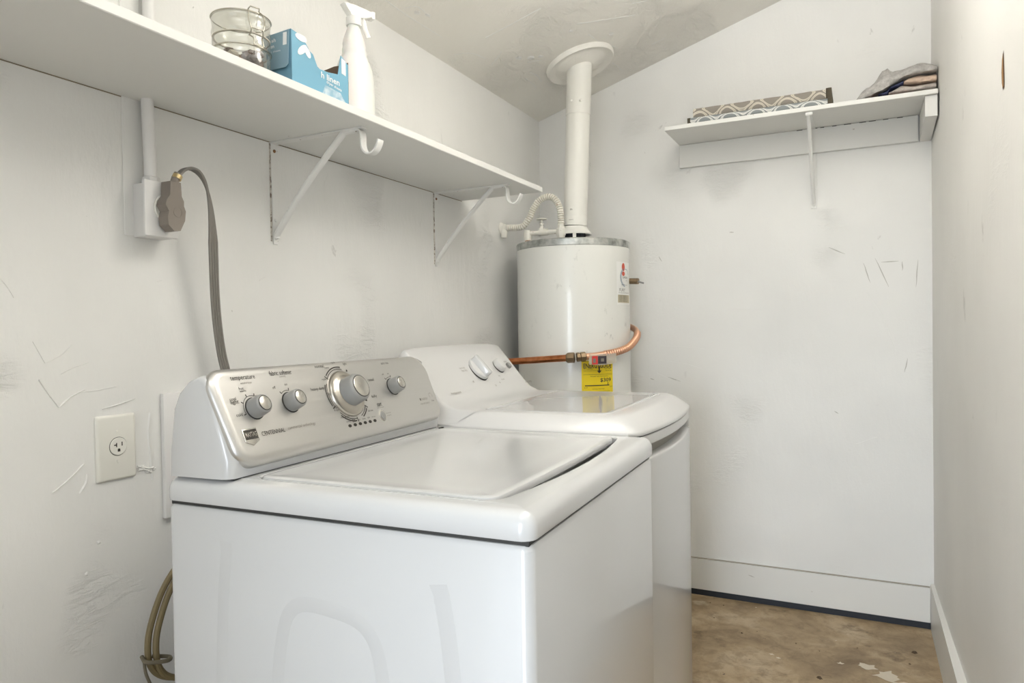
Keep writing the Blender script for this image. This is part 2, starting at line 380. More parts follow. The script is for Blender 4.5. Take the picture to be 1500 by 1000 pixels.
FLOORBITS = [(1.43, 2.60, .040, 'splat'), (1.37, 2.64, .026, 'splat'), (1.47, 2.55, .03, 'splat'), (1.29, 2.63, .011, 'splat'), (1.07, 2.605, .008, 'splat'), (1.095, 2.585, .006, 'splat'), (.787, 2.99, 0.0026, 'debris'), (.842, 2.985, 0.0026, 'debris'), (.83, 2.84, 0.0026, 'debris'), (.95, 2.74, 0.0039, 'debris'), (1.0, 2.78, 0.0020, 'debris'), (1.14, 2.73, 0.0026, 'debris'), (1.22, 2.70, 0.0020, 'debris'), (1.52, 2.82, 0.0078, 'debris'), (1.50, 2.72, 0.0033, 'debris'), (1.23, 2.49, 0.0078, 'debris'), (1.34, 2.78, 0.0020, 'debris')]
floor_o = bpy.data.objects['floor']
for x, y, r, mt in FLOORBITS:
    b = newbm(); n = 14; o2 = [(x+r*random.uniform(.35, 1.25)*math.cos(2*math.pi*q/n)*1.2, y+r*random.uniform(.35, 1.25)*math.sin(2*math.pi*q/n)) for q in range(n)]
    if mt == 'debris': prism(b, o2, lambda p: Vector((p[0], p[1], 0)), lambda p: Vector((x+(p[0]-x)*.5, y+(p[1]-y)*.5, r*.8)))
    else: patch(b, o2, lambda a, c, h: Vector((a, c, h)), .0008)
    obj('paint_splatter' if mt == 'splat' else 'debris', b, mt, floor_o, smooth=False)
CE = [[(.075, 1.771), (.073, 1.90), (.079, 2.088)], [(.088, 1.849), (.119, 1.879), (.113, 1.959)], [(.176, 2.224), (.275, 2.232), (.383, 2.237)], [(.049, 2.216), (.092, 2.264), (.109, 2.348)], [(.439, 2.557), (.452, 2.662), (.486, 2.772)], [(.434, 2.448), (.505, 2.511), (.609, 2.598)], [(.139, 2.633), (.134, 2.745)], [(.43, 2.872), (.437, 2.972)], [(.622, 2.509), (.663, 2.544)], [(.595, 2.889), (.652, 2.89)], [(.101, 2.407), (.171, 2.357)], [(.172, 2.60), (.18, 2.66), (.17, 2.72)], [(.20, 2.52), (.24, 2.56)]]
def ridges(parent, lines, f, r, flat):
    for l in lines: lump('plaster_ridge', parent, [f(*p) for p in l] if len(l) > 2 else [f(*l[0]), f((l[0][0]+l[1][0])/2+.002, (l[0][1]+l[1][1])/2+.001), f(*l[1])], r*random.uniform(.8, 1.2), flat)
ceil_o = bpy.data.objects['ceiling']
ridges(ceil_o, CE, lambda x, y: (x, y, cz(x)), .0022, (1, .5))
for x, y, s in ((.10, 1.90, .010), (.115, 1.94, .008), (.19, 2.46, .012), (.22, 2.50, .014), (.25, 2.53, .010), (.50, 2.64, .010), (.40, 2.47, .008)):
    b = newbm(); bmesh.ops.create_icosphere(b, subdivisions=2, radius=s)
    for v in b.verts: v.co = Vector((x+v.co.x*random.uniform(.8, 1.6), y+v.co.y*random.uniform(.8, 1.6), cz(x)+v.co.z*.3))
    obj('plaster_lump', b, 'plaster', ceil_o)
LW = [[(.719, 1.258), (.73, 1.244), (.741, 1.225)], [(.771, 1.146), (.785, 1.118), (.792, 1.105)], [(.792, 1.105), (.822, 1.119), (.842, 1.138)], [(.821, 1.083), (.841, 1.092), (.875, 1.103)], [(.853, 1.045), (.887, 1.046), (.93, 1.051)], [(1.319, 1.288), (1.342, 1.298)], [(1.789, 1.346), (1.76, 1.292)], [(1.029, 1.268), (1.041, 1.272)]]
ridges(wall_left, LW, lambda y, z: (0, y, z), .0012, (1, .5))
BWL = [[(.571, 1.07), (.666, 1.067), (.765, 1.058)], [(.564, 1.007), (.665, .996), (.747, .973)], [(.551, .953), (.62, .924), (.676, .922)], [(1.376, 1.277), (1.428, 1.191), (1.48, 1.046)], [(.854, 1.227), (1.031, 1.217)], [(1.341, .685), (1.413, .716)]]
ridges(wall_back, BWL, lambda x, z: (x, DY, z), .0013, (1, .5))
BWS = [[(.520, .928), (.539, .922)], [(.60, .935), (.655, .917)], [(1.37, 1.391), (1.393, 1.313)], [(1.41, 1.407), (1.456, 1.295)], [(1.43, 1.391), (1.49, 1.392)], [(1.554, 1.394), (1.547, 1.291)], [(1.247, 1.46), (1.305, 1.43)], [(1.518, 1.021), (1.507, .968)], [(1.262, .811), (1.277, .801)], [(.866, 1.548), (.885, 1.546)], [(.566, 1.465), (.578, 1.441)], [(1.502, 1.39), (1.502, 1.355)], [(.93, .115), (.955, .108)]]
for (x0, z0), (x1, z1) in BWS:
    b = newbm(); d = Vector((x1-x0, z1-z0)).normalized(); n = Vector((-d.y, d.x)); pts = []
    yb = DY-.0124 if z0 < .15 else DY
    for q in range(6):
        t = q/5; wd = .0016*(1-abs(2*t-1))+.0004; pts.append((x0+(x1-x0)*t+random.uniform(-.001, .001), z0+(z1-z0)*t, wd))
    o2 = [(x+n.x*w_, z+n.y*w_) for x, z, w_ in pts]+[(x-n.x*w_, z-n.y*w_) for x, z, w_ in pts[::-1]]
    patch(b, o2, lambda a, c, h: Vector((a, yb-h, c)), .0006); obj('scuff', b, 'scuff', wall_back, smooth=False)

# ------------------------------------------------------------------ washing machine
TH = PSI-PHI; EX = Vector((math.cos(TH), math.sin(TH), 0)); EY = Vector((-math.sin(TH), math.cos(TH), 0))
OWX, OWY = .29441933, .81422868
wm = thing('washing_machine', 'white top-loading washing machine with steel control panel, nearest the camera', 'washing machine', (OWX, OWY, 0), TH)
WW = .695
b = newbm()
L = []
for d, z in ((.004, .028), (0, .034), (0, .860), (.004, .8665), (.010, .868)): L.append([Vector((u, v, z)) for u, v in rrect(d, .674-d, d, WW-d, .016-d*.5, 5)])
loops(b, L); cab = obj('cabinet', b, 'cabinet', wm)
# stamped relief on the near side
b = newbm(); sf = lambda a, c, h: Vector((a, -h, c))
def ridge(bm, pts, wd, h, fr):
    P = [Vector((p[0], p[1], 0)) for p in spline([(q[0], q[1], 0) for q in pts], 6)]; rows = []
    for i, p in enumerate(P):
        t = (P[min(i+1, len(P)-1)]-P[max(0, i-1)]).normalized(); nn = Vector((-t.y, t.x, 0)); k = min(1, min(i, len(P)-1-i)/4)
        rows.append([fr(p.x+nn.x*wd*s, p.y+nn.y*wd*s, h*k*hh) for s, hh in ((-1, -.3), (-.6, .15), (-.25, .85), (.25, .85), (.6, .15), (1, -.3))])
    loops(bm, rows, False, False, closed=False)
ridge(b, [(.137, .815), (.125, .70), (.116, .50), (.11, .2)], .016, .0010, sf)
ridge(b, [(.535, .80), (.55, .70), (.565, .5), (.57, .2)], .018, .0010, sf)
ridge(b, [(.225, .15), (.232, .5), (.245, .66), (.275, .73), (.35, .735), (.41, .715), (.435, .65), (.44, .5), (.445, .15)], .016, .0007, sf)
obj('side_ridge', b, 'cabinet', cab)
for (u, v) in ((.05, .05), (.62, .05), (.05, .645), (.62, .645)):
    b = newbm(); lathe(b, [(.012, .03), (.012, .012), (.022, .010), (.022, .0)], 12, lambda a, c, z, u=u, v=v: Vector((u+a, v+c, z))); obj('foot', b, 'grey_plastic', wm)
b = newbm(); box(b, .006, .668, .006, WW-.006, .866, .876); obj('seam', b, 'dark_line', wm)
# top deck with a recess for the lid
b = newbm(); K, MD = 6, 8
def ring(a0, a1, b0, b1, r, z, bow=0, d=0):
    out = []
    for u, v in rrect(a0+d, a1-d, b0+d, b1-d, max(r-d, .003), K, MD):
        if bow: 
            t = (v-(b0+b1)/2)/((b1-b0)/2); s = max(0, min(1, (u-(a0+a1)/2)/((a1-a0)/2)))
            u = u+bow*(1-t*t)*s**6
        out.append(Vector((u, v, z)))
    return out
D0 = (-.002, .677, -.004, WW+.004, .022)
L = [ring(*D0, .874, d=.004), ring(*D0, .8745, d=.001), ring(*D0, .877), ring(*D0, .892)]
for q in range(1, 6):
    t = q/5*math.pi/2; L.append(ring(*D0, .892+.021*math.sin(t), d=.022*(1-math.cos(t))))
L.append(ring(*D0, .9145, d=.034))
OP = (.158, .606, .040, .657, .026)
L += [ring(*OP, .9150, bow=.024, d=-.010), ring(*OP, .9145, bow=.026, d=-.003), ring(*OP, .912, bow=.027), ring(*OP, .884, bow=.027, d=.001)]
loops(b, L); obj('top_deck', b, 'white_enamel', wm)
b = newbm(); LD = (.160, .6005, .0425, .6545, .024)
L = [ring(*LD, .899, bow=.006, d=.006), ring(*LD, .905, bow=.006), ring(*LD, .912, bow=.006), ring(*LD, .9155, bow=.006, d=.002), ring(*LD, .9170, bow=.006, d=.006), ring(*LD, .9170, bow=.006, d=.014), ring(*LD, .9155, bow=.006, d=.024), ring(*LD, .915, bow=.006, d=.05)]
loops(b, L); lid = obj('lid', b, 'white_enamel', wm)
b = newbm(); box(b, .162, .170, .640, .655, .916, .9185, .001, 1); obj('hinge_notch', b, 'dark_line', lid)
# console housing
b = newbm()
cp = [(.010, .9155), (.012, .96), (.022, 1.03), (.036, 1.058), (.058, 1.078), (.082, 1.086), (.094, 1.080), (.150, .9455), (.1435, .9165)]
def csec(v, k, shrink=0, rb=0):
    cu_, cz_ = .075, .97
    return [Vector((cu_+(u-cu_)*(1-shrink)-rb*(1 if u > .12 else 0), v, (cz_+(z-cz_)*(1-shrink)) if z > .95 else z)) for u, z in cp]
loops(b, [csec(-.001, 0, .07, .03), csec(.001, 0, .03, .014), csec(.006, 0, .01, .004), csec(.014, 0), csec(.666, 0), csec(.674, 0, .01, .004), csec(.679, 0, .03, .014), csec(.681, 0, .07, .03)])
con = obj('console', b, 'white_enamel', wm, 50)
b = newbm(); box(b, .02, .1405, .014, .668, .9135, .9168); obj('console_seam', b, 'dark_line', con)
# steel control panel: frame a along v, c up the slope, h out of the face
pf = frame((.166, 0, .943), (0, 1, 0), (-.416, 0, .9094), (.9094, 0, .416))
def pan_out(d=0):
    P = []
    cs = [((.640, .030), .030, -90, 0), ((.628, .118), .050, 4, 82), ((.034, .136), .034, 92, 178), ((.046, .034), .040, 184, 270)]
    for (c, r, a0, a1) in cs:
        for q in range(9):
            t = rad(a0+(a1-a0)*q/8); P.append((c[0]+(r-d)*math.cos(t), c[1]+(r-d)*math.sin(t)))
    Q = []
    for i, p in enumerate(P):
        e = P[(i+1) % len(P)]; Q.append(p)
        if math.hypot(e[0]-p[0], e[1]-p[1]) > .03: Q += [(p[0]+(e[0]-p[0])*k/6, p[1]+(e[1]-p[1])*k/6) for k in range(1, 6)]
    return Q
b = newbm(); L = [[pf(a, c, -.030) for a, c in pan_out(.001)], [pf(a, c, -.012) for a, c in pan_out(0)]]
for q in range(1, 8):
    t = q/7*math.pi/2; L.append([pf(a, c, -.012+.012*math.sin(t)) for a, c in pan_out(.017*(1-math.cos(t)))])
loops(b, L); panel = obj('control_panel', b, 'steel', wm, 60)
def knob(name, a, c, R, h, cap_r, bez=None, skirt=True):
    f2 = lambda x, y, z: pf(a+x, c+y, z)
    b = newbm(); lathe(b, [(R*.98, 0), (R*1.0, .002), (R*.97, h*.5), (R*.93, h*.88), (R*.86, h*.97), (R*.76, h)], 28, f2); k = obj(name, b, 'grey_plastic', panel, 40)
    b = newbm(); lathe(b, [(cap_r*1.10, h-.001), (cap_r*1.10, h+.0006), (cap_r*.98, h+.0004)], 28, f2); obj('cap_ring', b, 'dark_line', k)
    b = newbm(); lathe(b, [(cap_r, h-.001), (cap_r, h+.0010), (cap_r*.93, h+.0016)], 28, f2); obj('knob_cap', b, 'chrome', k)
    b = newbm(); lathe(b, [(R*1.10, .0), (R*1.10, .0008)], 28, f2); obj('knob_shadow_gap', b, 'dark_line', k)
    return k
KN = ((.075, .090), (.165, .092), (.330, .093), (.499, .094))
for i in (0, 1, 3): knob('knob', *KN[i], .0185, .026, .0125)
a3, c3 = KN[2]; f3 = lambda x, y, z: pf(a3+x, c3+y, z)
b = newbm(); lathe(b, [(.0500, 0), (.0500, .003), (.0475, .0055), (.0450, .005), (.036, .008), (.033, .011), (.03, .011)], 40, f3); obj('dial_bezel', b, 'chrome_dull', panel, 50)
b = newbm(); lathe(b, [(.031, .006), (.0305, .020), (.0295, .036), (.0275, .0395), (.025, .041)], 36, f3); dial = obj('cycle_dial', b, 'grey_plastic', panel, 40)
b = newbm(); lathe(b, [(.0238, .040), (.0238, .0416), (.022, .0418)], 36, f3); obj('cap_ring', b, 'dark_line', dial)
b = newbm(); lathe(b, [(.0222, .040), (.0222, .0422), (.0208, .0428)], 36, f3); obj('knob_cap', b, 'chrome', dial)
# start button
b = newbm(); lathe(b, [(.0125, 0), (.0125, .002), (.0105, .0025)], 24, lambda x, y, z: pf(.421+x*.85, .033+y, z)); sb = obj('start_button', b, 'chrome', panel)
b = newbm(); lathe(b, [(.0095, 0), (.0095, .0035), (.008, .0042)], 24, lambda x, y, z: pf(.4195+x*.85, .033+y, z)); obj('button_face', b, 'grey_plastic', sb)
# printing on the panel: the words that can be read singly are parts, the fine print is one
BIGW = ('temperature', 'fabric softener', 'normal', 'heavy duty', 'casual', 'bulky', 'start', 'extra rinse', 'CENTENNIAL', 'commercial technology')
b = newbm()
def T(s, a, c, wd, **k):
    if s in BIGW:
        b2 = newbm(); text(b2, s, pf, a, c, wd, **k); obj('lettering', b2, ['ink', 'ink_soft'], panel, smooth=False)
    else: text(b, s, pf, a, c, wd, **k)
T('temperature', .073, .147, .056, height=.0095); T('wash/rinse', .076, .1385, .026, mi=1)
T('fabric softener', .167, .1515, .058, height=.0095); T('(select)', .168, .1435, .016, mi=1)
T('normal', .279, .158, .027); T('heavy duty', .250, .1105, .040, height=.0085); T('casual', .428, .117, .022); T('bulky', .418, .078, .019); T('start', .424, .0585, .017, height=.008); T('push to start', .425, .0515, .024, mi=1)
T('extra rinse', .503, .1525, .029, height=.006)
for s, a, c in (('hot', .061, .129), ('warm', .0625, .1235), ('warm', .0915, .1125), ('hot', .108, .090), ('cool', .035, .112), ('light', .037, .1055), ('cold', .037, .083)): T(s, a, c, .0035*len(s))
T('off', .137, .124, .008); T('on', .169, .127, .007); T('off', .480, .126, .006); T('on', .500, .126, .006)
for s, a, c, wd in (('heavy', .300, .153, .013), ('regular', .325, .163, .014), ('light', .361, .158, .012), ('regular', .279, .129, .015), ('light', .279, .097, .011), ('drain', .281, .068, .013), ('& spin', .281, .062, .014), ('rinse & spin', .298, .045, .027), ('delicate', .386, .049, .018), ('heavy', .392, .131, .010), ('light', .407, .1, .009)): T(s, a, c, wd)
for i, s in enumerate(('sensing', 'fill', 'wash', 'rinse', 'spin', 'lid locked')):
    a = .303+.0170*i; T(s, a, .0345, .0022*min(len(s), 6), mi=0)
    patch(b, [(a+.0055*math.cos(t), .0255+.0034*math.sin(t)) for t in [2*math.pi*q/12 for q in range(12)]], pf, .0005, 0)
# arcs round the dials
for (a, c), d0, d1 in ((KN[0], 70, 200), (KN[1], 75, 130), (KN[3], 75, 130)):
    arc(b, pf, a, c, .0235, .0245, d0, d1)
    for d in ((70, 110, 150, 198) if a < .1 else (76, 128)):
        t = rad(d); arc(b, pf, a, c, .0235, .029, d-2, d+2, n=2)
for d0, d1 in ((75, 138), (152, 205), (222, 275), (292, 325)):
    arc(b, pf, a3, c3, .0545, .0560, d0, d1); arc(b, pf, a3, c3, .0585, .0610, d0+4, d1-4)
    arc(b, pf, a3, c3, .052, .063, d1-1, d1+1.0, n=2)
arc(b, pf, a3, c3, .054, .062, 338, 346, n=3); arc(b, pf, a3, c3, .055, .060, 58, 62, n=3)
T('CENTENNIAL', .098, .0435, .056, height=.0078); T('commercial technology', .171, .0440, .074, mi=1)
rect(b, .5870, .5905, .050, .056, pf, .0005, 0); T('ENERGY', .607, .0525, .028, mi=1); T('HIGH EFFICIENCY', .603, .0415, .042, mi=1)
arc(b, pf, .639, .058, .0065, .0072, -40, 220, mi=1); T('STAR', .640, .0445, .012, mi=0)
T('press & hold', .4445, .036, .018, mi=1); T('to cancel', .4440, .031, .015, mi=1)
obj('fine_print', b, ['ink', 'ink_soft'], panel, smooth=False)['kind'] = 'stuff'
# brand badge
b = newbm(); sh = [(.0285, .0565), (.0285, .034), (.0445, .0265), (.0605, .034), (.0605, .0565)]
slab(b, [(p[0], p[1]) for p in sh[::1]], pf, -.001, .0022, .0008); bd = obj('badge', b, 'chrome', panel)
b = newbm(); rect(b, .0305, .0585, .0375, .0545, pf, .0026); obj('badge_field', b, 'ink', bd, smooth=False)
b = newbm(); text(b, 'MAYTAG', pf, .0445, .046, .025, height=.0085, h=.0030, bold=True); obj('badge_lettering', b, 'chrome', bd, smooth=False)

# ------------------------------------------------------------------ dryer (local v' from its near side)
DV = .706
dr = thing('clothes_dryer', 'white clothes dryer with two white knobs, between the washing machine and the water heater', 'dryer', (OWX+EY.x*DV, OWY+EY.y*DV, 0), TH)
DW = .690
def fbow(v, s=.030): 
    t = (v-DW/2)/(DW/2); return .630+s*(1-t*t)
b = newbm(); box(b, .02, .60, .004, DW-.004, .03, .896, .006, 2); dcab = obj('cabinet', b, 'cabinet', dr)
for (u, v) in ((.07, .05), (.55, .05), (.07, .64), (.55, .64)):
    b = newbm(); lathe(b, [(.012, .032), (.012, .012), (.022, .010), (.022, .0)], 12, lambda a, c, z, u=u, v=v: Vector((u+a, v+c, z))); obj('foot', b, 'grey_plastic', dr)
# front panel, wrapped round the bowed front
def bowed(bm, v0, v1, z0, z1, u_back, r=.012, push=0, n=18, rc=.02):
    prof = [(0, 0), (0, 1)]
    L = []
    for i in range(n+1):
        v = v0+(v1-v0)*i/n; e = min(v-v0, v1-v); uf = fbow(v)+push
        if e < rc: uf -= (rc-math.sqrt(max(0, rc*rc-(rc-e)**2)))*.8
        ub = min(u_back, uf-.004)
        L.append([Vector((ub, v, z0)), Vector((uf-r*.5, v, z0)), Vector((uf-r*.15, v, z0+r*.35)), Vector((uf, v, z0+r)), Vector((uf, v, z1-r)), Vector((uf-r*.15, v, z1-r*.35)), Vector((uf-r*.5, v, z1)), Vector((ub, v, z1))])
    loops(bm, L)
b = newbm(); bowed(b, .0, DW, .03, .846, .595, .006); obj('front_panel', b, 'cabinet', dr, 50)
b = newbm(); bowed(b, .0, DW, .877, .9010, .595, .003, push=-.0015); obj('front_strip', b, 'dryer_plastic', dr, 50)
b = newbm(); bowed(b, .0, .052, .846, .877, .595, .0005, n=8); obj('handle_end', b, 'dryer_plastic', dr, 50)
b = newbm(); bowed(b, DW-.024, DW, .846, .877, .595, .0005, n=6); obj('handle_end', b, 'dryer_plastic', dr, 50)
b = newbm(); bowed(b, .04, DW-.02, .836, .880, .55, .0005, push=-.028, rc=.001); obj('handle_pocket', b, 'pocket', dr, 50)
# top: bevelled on the near side and at the front
b = newbm(); L = []
def topring(dv, du, z, back=.02):
    P = []; v0, v1 = dv, DW-dv; n = 14
    P.append(Vector((back, v0, z)))
    for i in range(n+1):
        v = v0+(v1-v0)*i/n; e = min(v-v0, v1-v); uf = fbow(v)-du
        if e < .018: uf -= (.018-math.sqrt(max(0, .000324-(.018-e)**2)))*.8
        P.append(Vector((uf, v, z)))
    P.append(Vector((back, v1, z))); return P
for dv, du, z in ((.0, .000, .9045), (.0, -.001, .909), (.003, .002, .916), (.026, .036, .9400), (.034, .048, .9465), (.040, .056, .9488), (.050, .068, .9490)): L.append(topring(dv, du, z))
loops(b, L); dtop = obj('top', b, 'dryer_plastic', dr, 50)
# slightly sunken field of the top
b = newbm(); fr_ = lambda a, c, h: Vector((a, c, .9493+h)); rr = []
for d, h in ((0, -.0015), (.004, .0008), (.010, .0010), (.016, .0003)):
    rr.append([fr_(u, v, h+.0006) for u, v in rrect(.215+d, .558-d, .060+d, DW-.060-d, .03, 5)])
loops(b, rr, True, True); obj('top_field', b, 'white_enamel', dtop)
b = newbm(); bowed(b, .003, DW-.003, .896, .906, .03, .0005, push=-.005); obj('seam', b, 'dark_line', dr)
# console: concave face flowing into the top, skirt flaring over the near and far shoulders
dp = [(-.02, .917), (-.022, 1.02), (-.014, 1.094), (-.004, 1.103), (.008, 1.100), (.040, 1.062), (.074, 1.020), (.098, .990), (.122, .966), (.150, .953), (.185, .9495), (.215, .9485)]
def dsec(v, k, zb, um=0, crown=0):
    out = []
    for u, z in dp:
        z2 = z+crown*max(0, (z-1.02)/.08); zz = .9485+(z2-.9485)*k if z > .9485 else z
        zz = zz-zb if u > -.015 else zz-(zb if z > .95 else 0)*1
        out.append(Vector((u-um*(u > 0)*min(1, u/.1), v, zz)))
    return out
b = newbm(); S = [(.001, .10, .034, .055, 0), (.006, .14, .029, .045, 0), (.014, .30, .018, .028, 0), (.022, .58, .009, .014, 0), (.029, .86, .003, .004, 0), (.034, .97, .0, .0, 0), (.042, 1, 0, 0, 0)]
L = [dsec(*s) for s in S]
for i in range(1, 12):
    v = .042+(.600-.042)*i/12; t = (v-DW/2)/(DW/2); L.append(dsec(v, 1, 0, 0, .007*(1-t*t)))
L += [dsec(DW-s[0]-.044+.0, *s[1:]) for s in S[::-1]]
loops(b, L); dcon = obj('console', b, 'dryer_plastic', dr, 50)
e_ = Vector((-.11, 0, .124)).normalized(); n_ = Vector((e_.z, 0, -e_.x))
df = frame(Vector((.1085, -DV, .980))+n_*.005, (0, 1, 0), e_, n_)     # a is measured from the washer's near side
kb = lambda a, c: (lambda x, y, z: df(a+x, c+y, z))
b = newbm(); f2 = kb(1.048, .070); lathe(b, [(.0385, -.008), (.0385, .004), (.037, .007), (.030, .010)], 36, f2); k1 = obj('timer_knob', b, 'dryer_plastic', dcon, 40)
b = newbm(); L = []
for zz, wd in ((.008, .0150), (.020, .0130), (.025, .011), (.0265, .008)): L.append([f2(x*math.cos(.12)-y*math.sin(.12), x*math.sin(.12)+y*math.cos(.12), zz) for x, y in rrect(-wd, wd, -.036+(.0265-zz)*.0, .036, wd*.6, 4)])
loops(b, L); obj('grip', b, 'white_enamel', k1, 40)
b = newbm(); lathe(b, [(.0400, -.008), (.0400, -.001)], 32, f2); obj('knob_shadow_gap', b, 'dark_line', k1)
b = newbm(); f2 = kb(1.196, .073); lathe(b, [(.0235, -.008), (.0235, .006), (.022, .012), (.0195, .0155), (.015, .016)], 30, f2); k2 = obj('temperature_knob', b, 'dryer_plastic', dcon, 40)
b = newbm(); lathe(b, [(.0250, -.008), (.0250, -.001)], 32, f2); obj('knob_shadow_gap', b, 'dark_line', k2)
b = newbm(); f2 = kb(1.268, .070); lathe(b, [(.0105, -.008), (.0105, .004), (.0085, .006)], 20, f2); obj('start_button', b, 'grey_plastic', dcon)
b = newbm(); T = lambda s, a, c, wd, **k: text(b, s, df, a, c, wd, h=-.0012, **k)
for s, a, c in (('normal', .962, .106), ('more dry', .963, .082), ('less dry', .965, .072), ('cotton', 1.0, .112), ('60', 1.024, .120), ('off', .965, .030), ('timed', 1.155, .022), ('dry', 1.15, .036), ('40', 1.12, .012), ('20', 1.08, .004), ('heat', 1.145, .105), ('low', 1.165, .098), ('med', 1.19, .103), ('high', 1.22, .1), ('start', 1.27, .088)): T(s, a, c, .0042*len(s), mi=1)
T('temperature', 1.145, .118, .044); T('extra large', 1.32, -.004, .05, mi=1)
obj('fine_print', b, ['ink_soft', 'ink_soft'], dcon, smooth=False)['kind'] = 'stuff'
b = newbm(); T('hotpoint', .830, .003, .055, height=.0075, bold=True); obj('lettering', b, 'ink_soft', dcon, smooth=False)

# ------------------------------------------------------------------ water heater
TX, TY, TR = .296, 2.73, .230
wh = thing('water_heater', 'white tank water heater with galvanised rim in the back left corner', 'water heater', (TX, TY, 0))
b = newbm(); lathe(b, [(TR-.008, 0), (TR-.008, .04), (TR-.006, .06), (TR, .064), (TR, 1.478), (TR-.003, 1.480)], 72); tank = obj('tank', b, 'tank', wh)
b = newbm(); lathe(b, [(TR+.001, 1.472), (TR+.0025, 1.474), (TR+.0025, 1.497), (TR-.002, 1.501), (TR-.02, 1.502), (.10, 1.506), (.02, 1.507)], 72); obj('rim_cap', b, 'galv', wh)
b = newbm(); HX, HY = .010, 0
lathe(b, [(.068, 1.537), (.069, 1.542), (.057, 1.558), (.051, 1.566), (.050, 1.571)], 32, lambda a, c, z: Vector((a+HX, c, z)), cap0=False, cap1=False); hood = obj('draft_hood', b, 'vent', wh)
for d in (20, 110, 200, 290, 245):
    t = rad(d); b = newbm(); fr = frame((HX+.063*math.cos(t), .063*math.sin(t), 1.504), (-math.sin(t), math.cos(t), 0), (0, 0, 1), (math.cos(t), math.sin(t), 0)); box(b, -.007, .007, 0, .036, -.001, .001)
    for v in b.verts: v.co = fr(*v.co)
    obj('hood_leg', b, 'vent', hood)
b = newbm(); lathe(b, [(.044, 1.505), (.044, 1.56)], 20, lambda a, c, z: Vector((a+HX, c, z))); obj('flue_opening', b, 'dark_gap', hood)
cyl = lambda h0=0: (lambda a, c, h: Vector(((TR+h+h0)*math.cos(a), (TR+h+h0)*math.sin(a), c)))
arcm = lambda ang0: (lambda a, c, h: cyl()(rad(ang0)+a/TR, c, h+.0008))   # a in metres along the wall of the tank
# yellow energy label
b = newbm(); f2 = arcm(-45.5); rect(b, -.066, .066, .86, 1.030, f2, 0, 0, 10); el = obj('energy_label', b, 'yellow', wh, smooth=False)
b = newbm(); rect(b, -.0640, .0640, 1.0270, 1.0280, f2, .0006, 0, 10)
b2 = newbm(); text(b2, 'ENERGYGUIDE', f2, 0, 1.0105, .118, height=.019, bold=True); obj('heading', b2, 'ink', el, smooth=False); rect(b, -.060, .060, .9765, .9775, f2, .0006, 0, 10)
text(b, 'U.S. Government', f2, -.040, .9985, .036, height=.004); text(b, 'Federal law prohibits removal', f2, -.034, .9915, .05, height=.004); text(b, 'Water Heater', f2, .042, .9985, .03, height=.004); text(b, 'Natural Gas', f2, .044, .9915, .028, height=.004)
rect(b, .001, .007, .990, 1.008, f2, .0006); patch(b, [(-.006, .992), (.014, .992), (.004, .981)], f2, .0006)
text(b, 'Estimated Yearly Operating Cost', f2, .005, .9700, .074, height=.0055)
b2 = newbm(); text(b2, '$309', f2, .032, .9545, .048, height=.017, bold=True); obj('price', b2, 'ink', el, smooth=False); rect(b, -.054, .048, .9330, .9368, f2, .0006, 0, 8); rect(b, .040, .043, .937, .946, f2, .0006)
text(b, '$170', f2, -.050, .9270, .012, height=.004); text(b, '$220', f2, .056, .929, .012, height=.004); text(b, 'Cost Range of Similar Models', f2, .0, .9215, .050, height=.005)
for i in range(5): text(b, 'based on standard government tests', f2, 0, .912-.009*i, .1, height=.004)
obj('fine_print', b, 'ink', el, smooth=False)['kind'] = 'stuff'
# white maker's sticker
b = newbm(); f2 = arcm(0); rect(b, -.088, .030, 1.245, 1.412, f2, 0, 0, 12); ml = obj('maker_label', b, 'label', wh, smooth=False)
b = newbm()
patch(b, [(-.041+.012*math.cos(t), 1.392+.016*math.sin(t)) for t in [2*math.pi*q/16 for q in range(16)]], f2, .0006, 1)
patch(b, [(-.041+.012*math.cos(t), 1.366+.009*math.sin(t)) for t in [2*math.pi*q/16 for q in range(16)]], f2, .0006, 1)
for i in range(3): arc(b, f2, -.028, 1.352, .030+.003*i, .0315+.003*i, 110-5*i, 262+4*i, .0006, 2, 12)
arc(b, f2, -.022, 1.352, .032, .034, 20, 100, .0006, 2, 8)
text(b, 'GUARDIAN', f2, -.026, 1.352, .045, height=.008, mi=0); text(b, 'System', f2, -.012, 1.340, .018, height=.005, mi=3)
text(b, 'PRO', f2, -.03, 1.322, .05, height=.004, mi=3)
text(b, 'FURY', f2, -.050, 1.302, .044, height=.012, mi=3); text(b, '40 GALLON NATURAL GAS', f2, -.032, 1.291, .09, height=.004, mi=3)
rect(b, -.082, .02, 1.252, 1.283, f2, .0005, 4, 10)
for i in range(5): text(b, 'MODEL NUMBER BTU PSI', f2, -.040, 1.279-.0055*i, .07, height=.004, mi=0, h=.001)
obj('fine_print', b, ['ink', 'label_red', 'label_blue', 'ink_soft', 'label_tan'], ml, smooth=False)['kind'] = 'stuff'
# relief valve on the right side
b = newbm(); tube(b, [(.222, .05, 1.342), (.262, .045, 1.340)], .012, 14); rv = obj('relief_valve', b, 'brass', wh)
b = newbm(); tube(b, [(.258, .045, 1.340), (.285, .042, 1.331)], .0035, 8); obj('valve_lever', b, 'grey_plastic', rv)

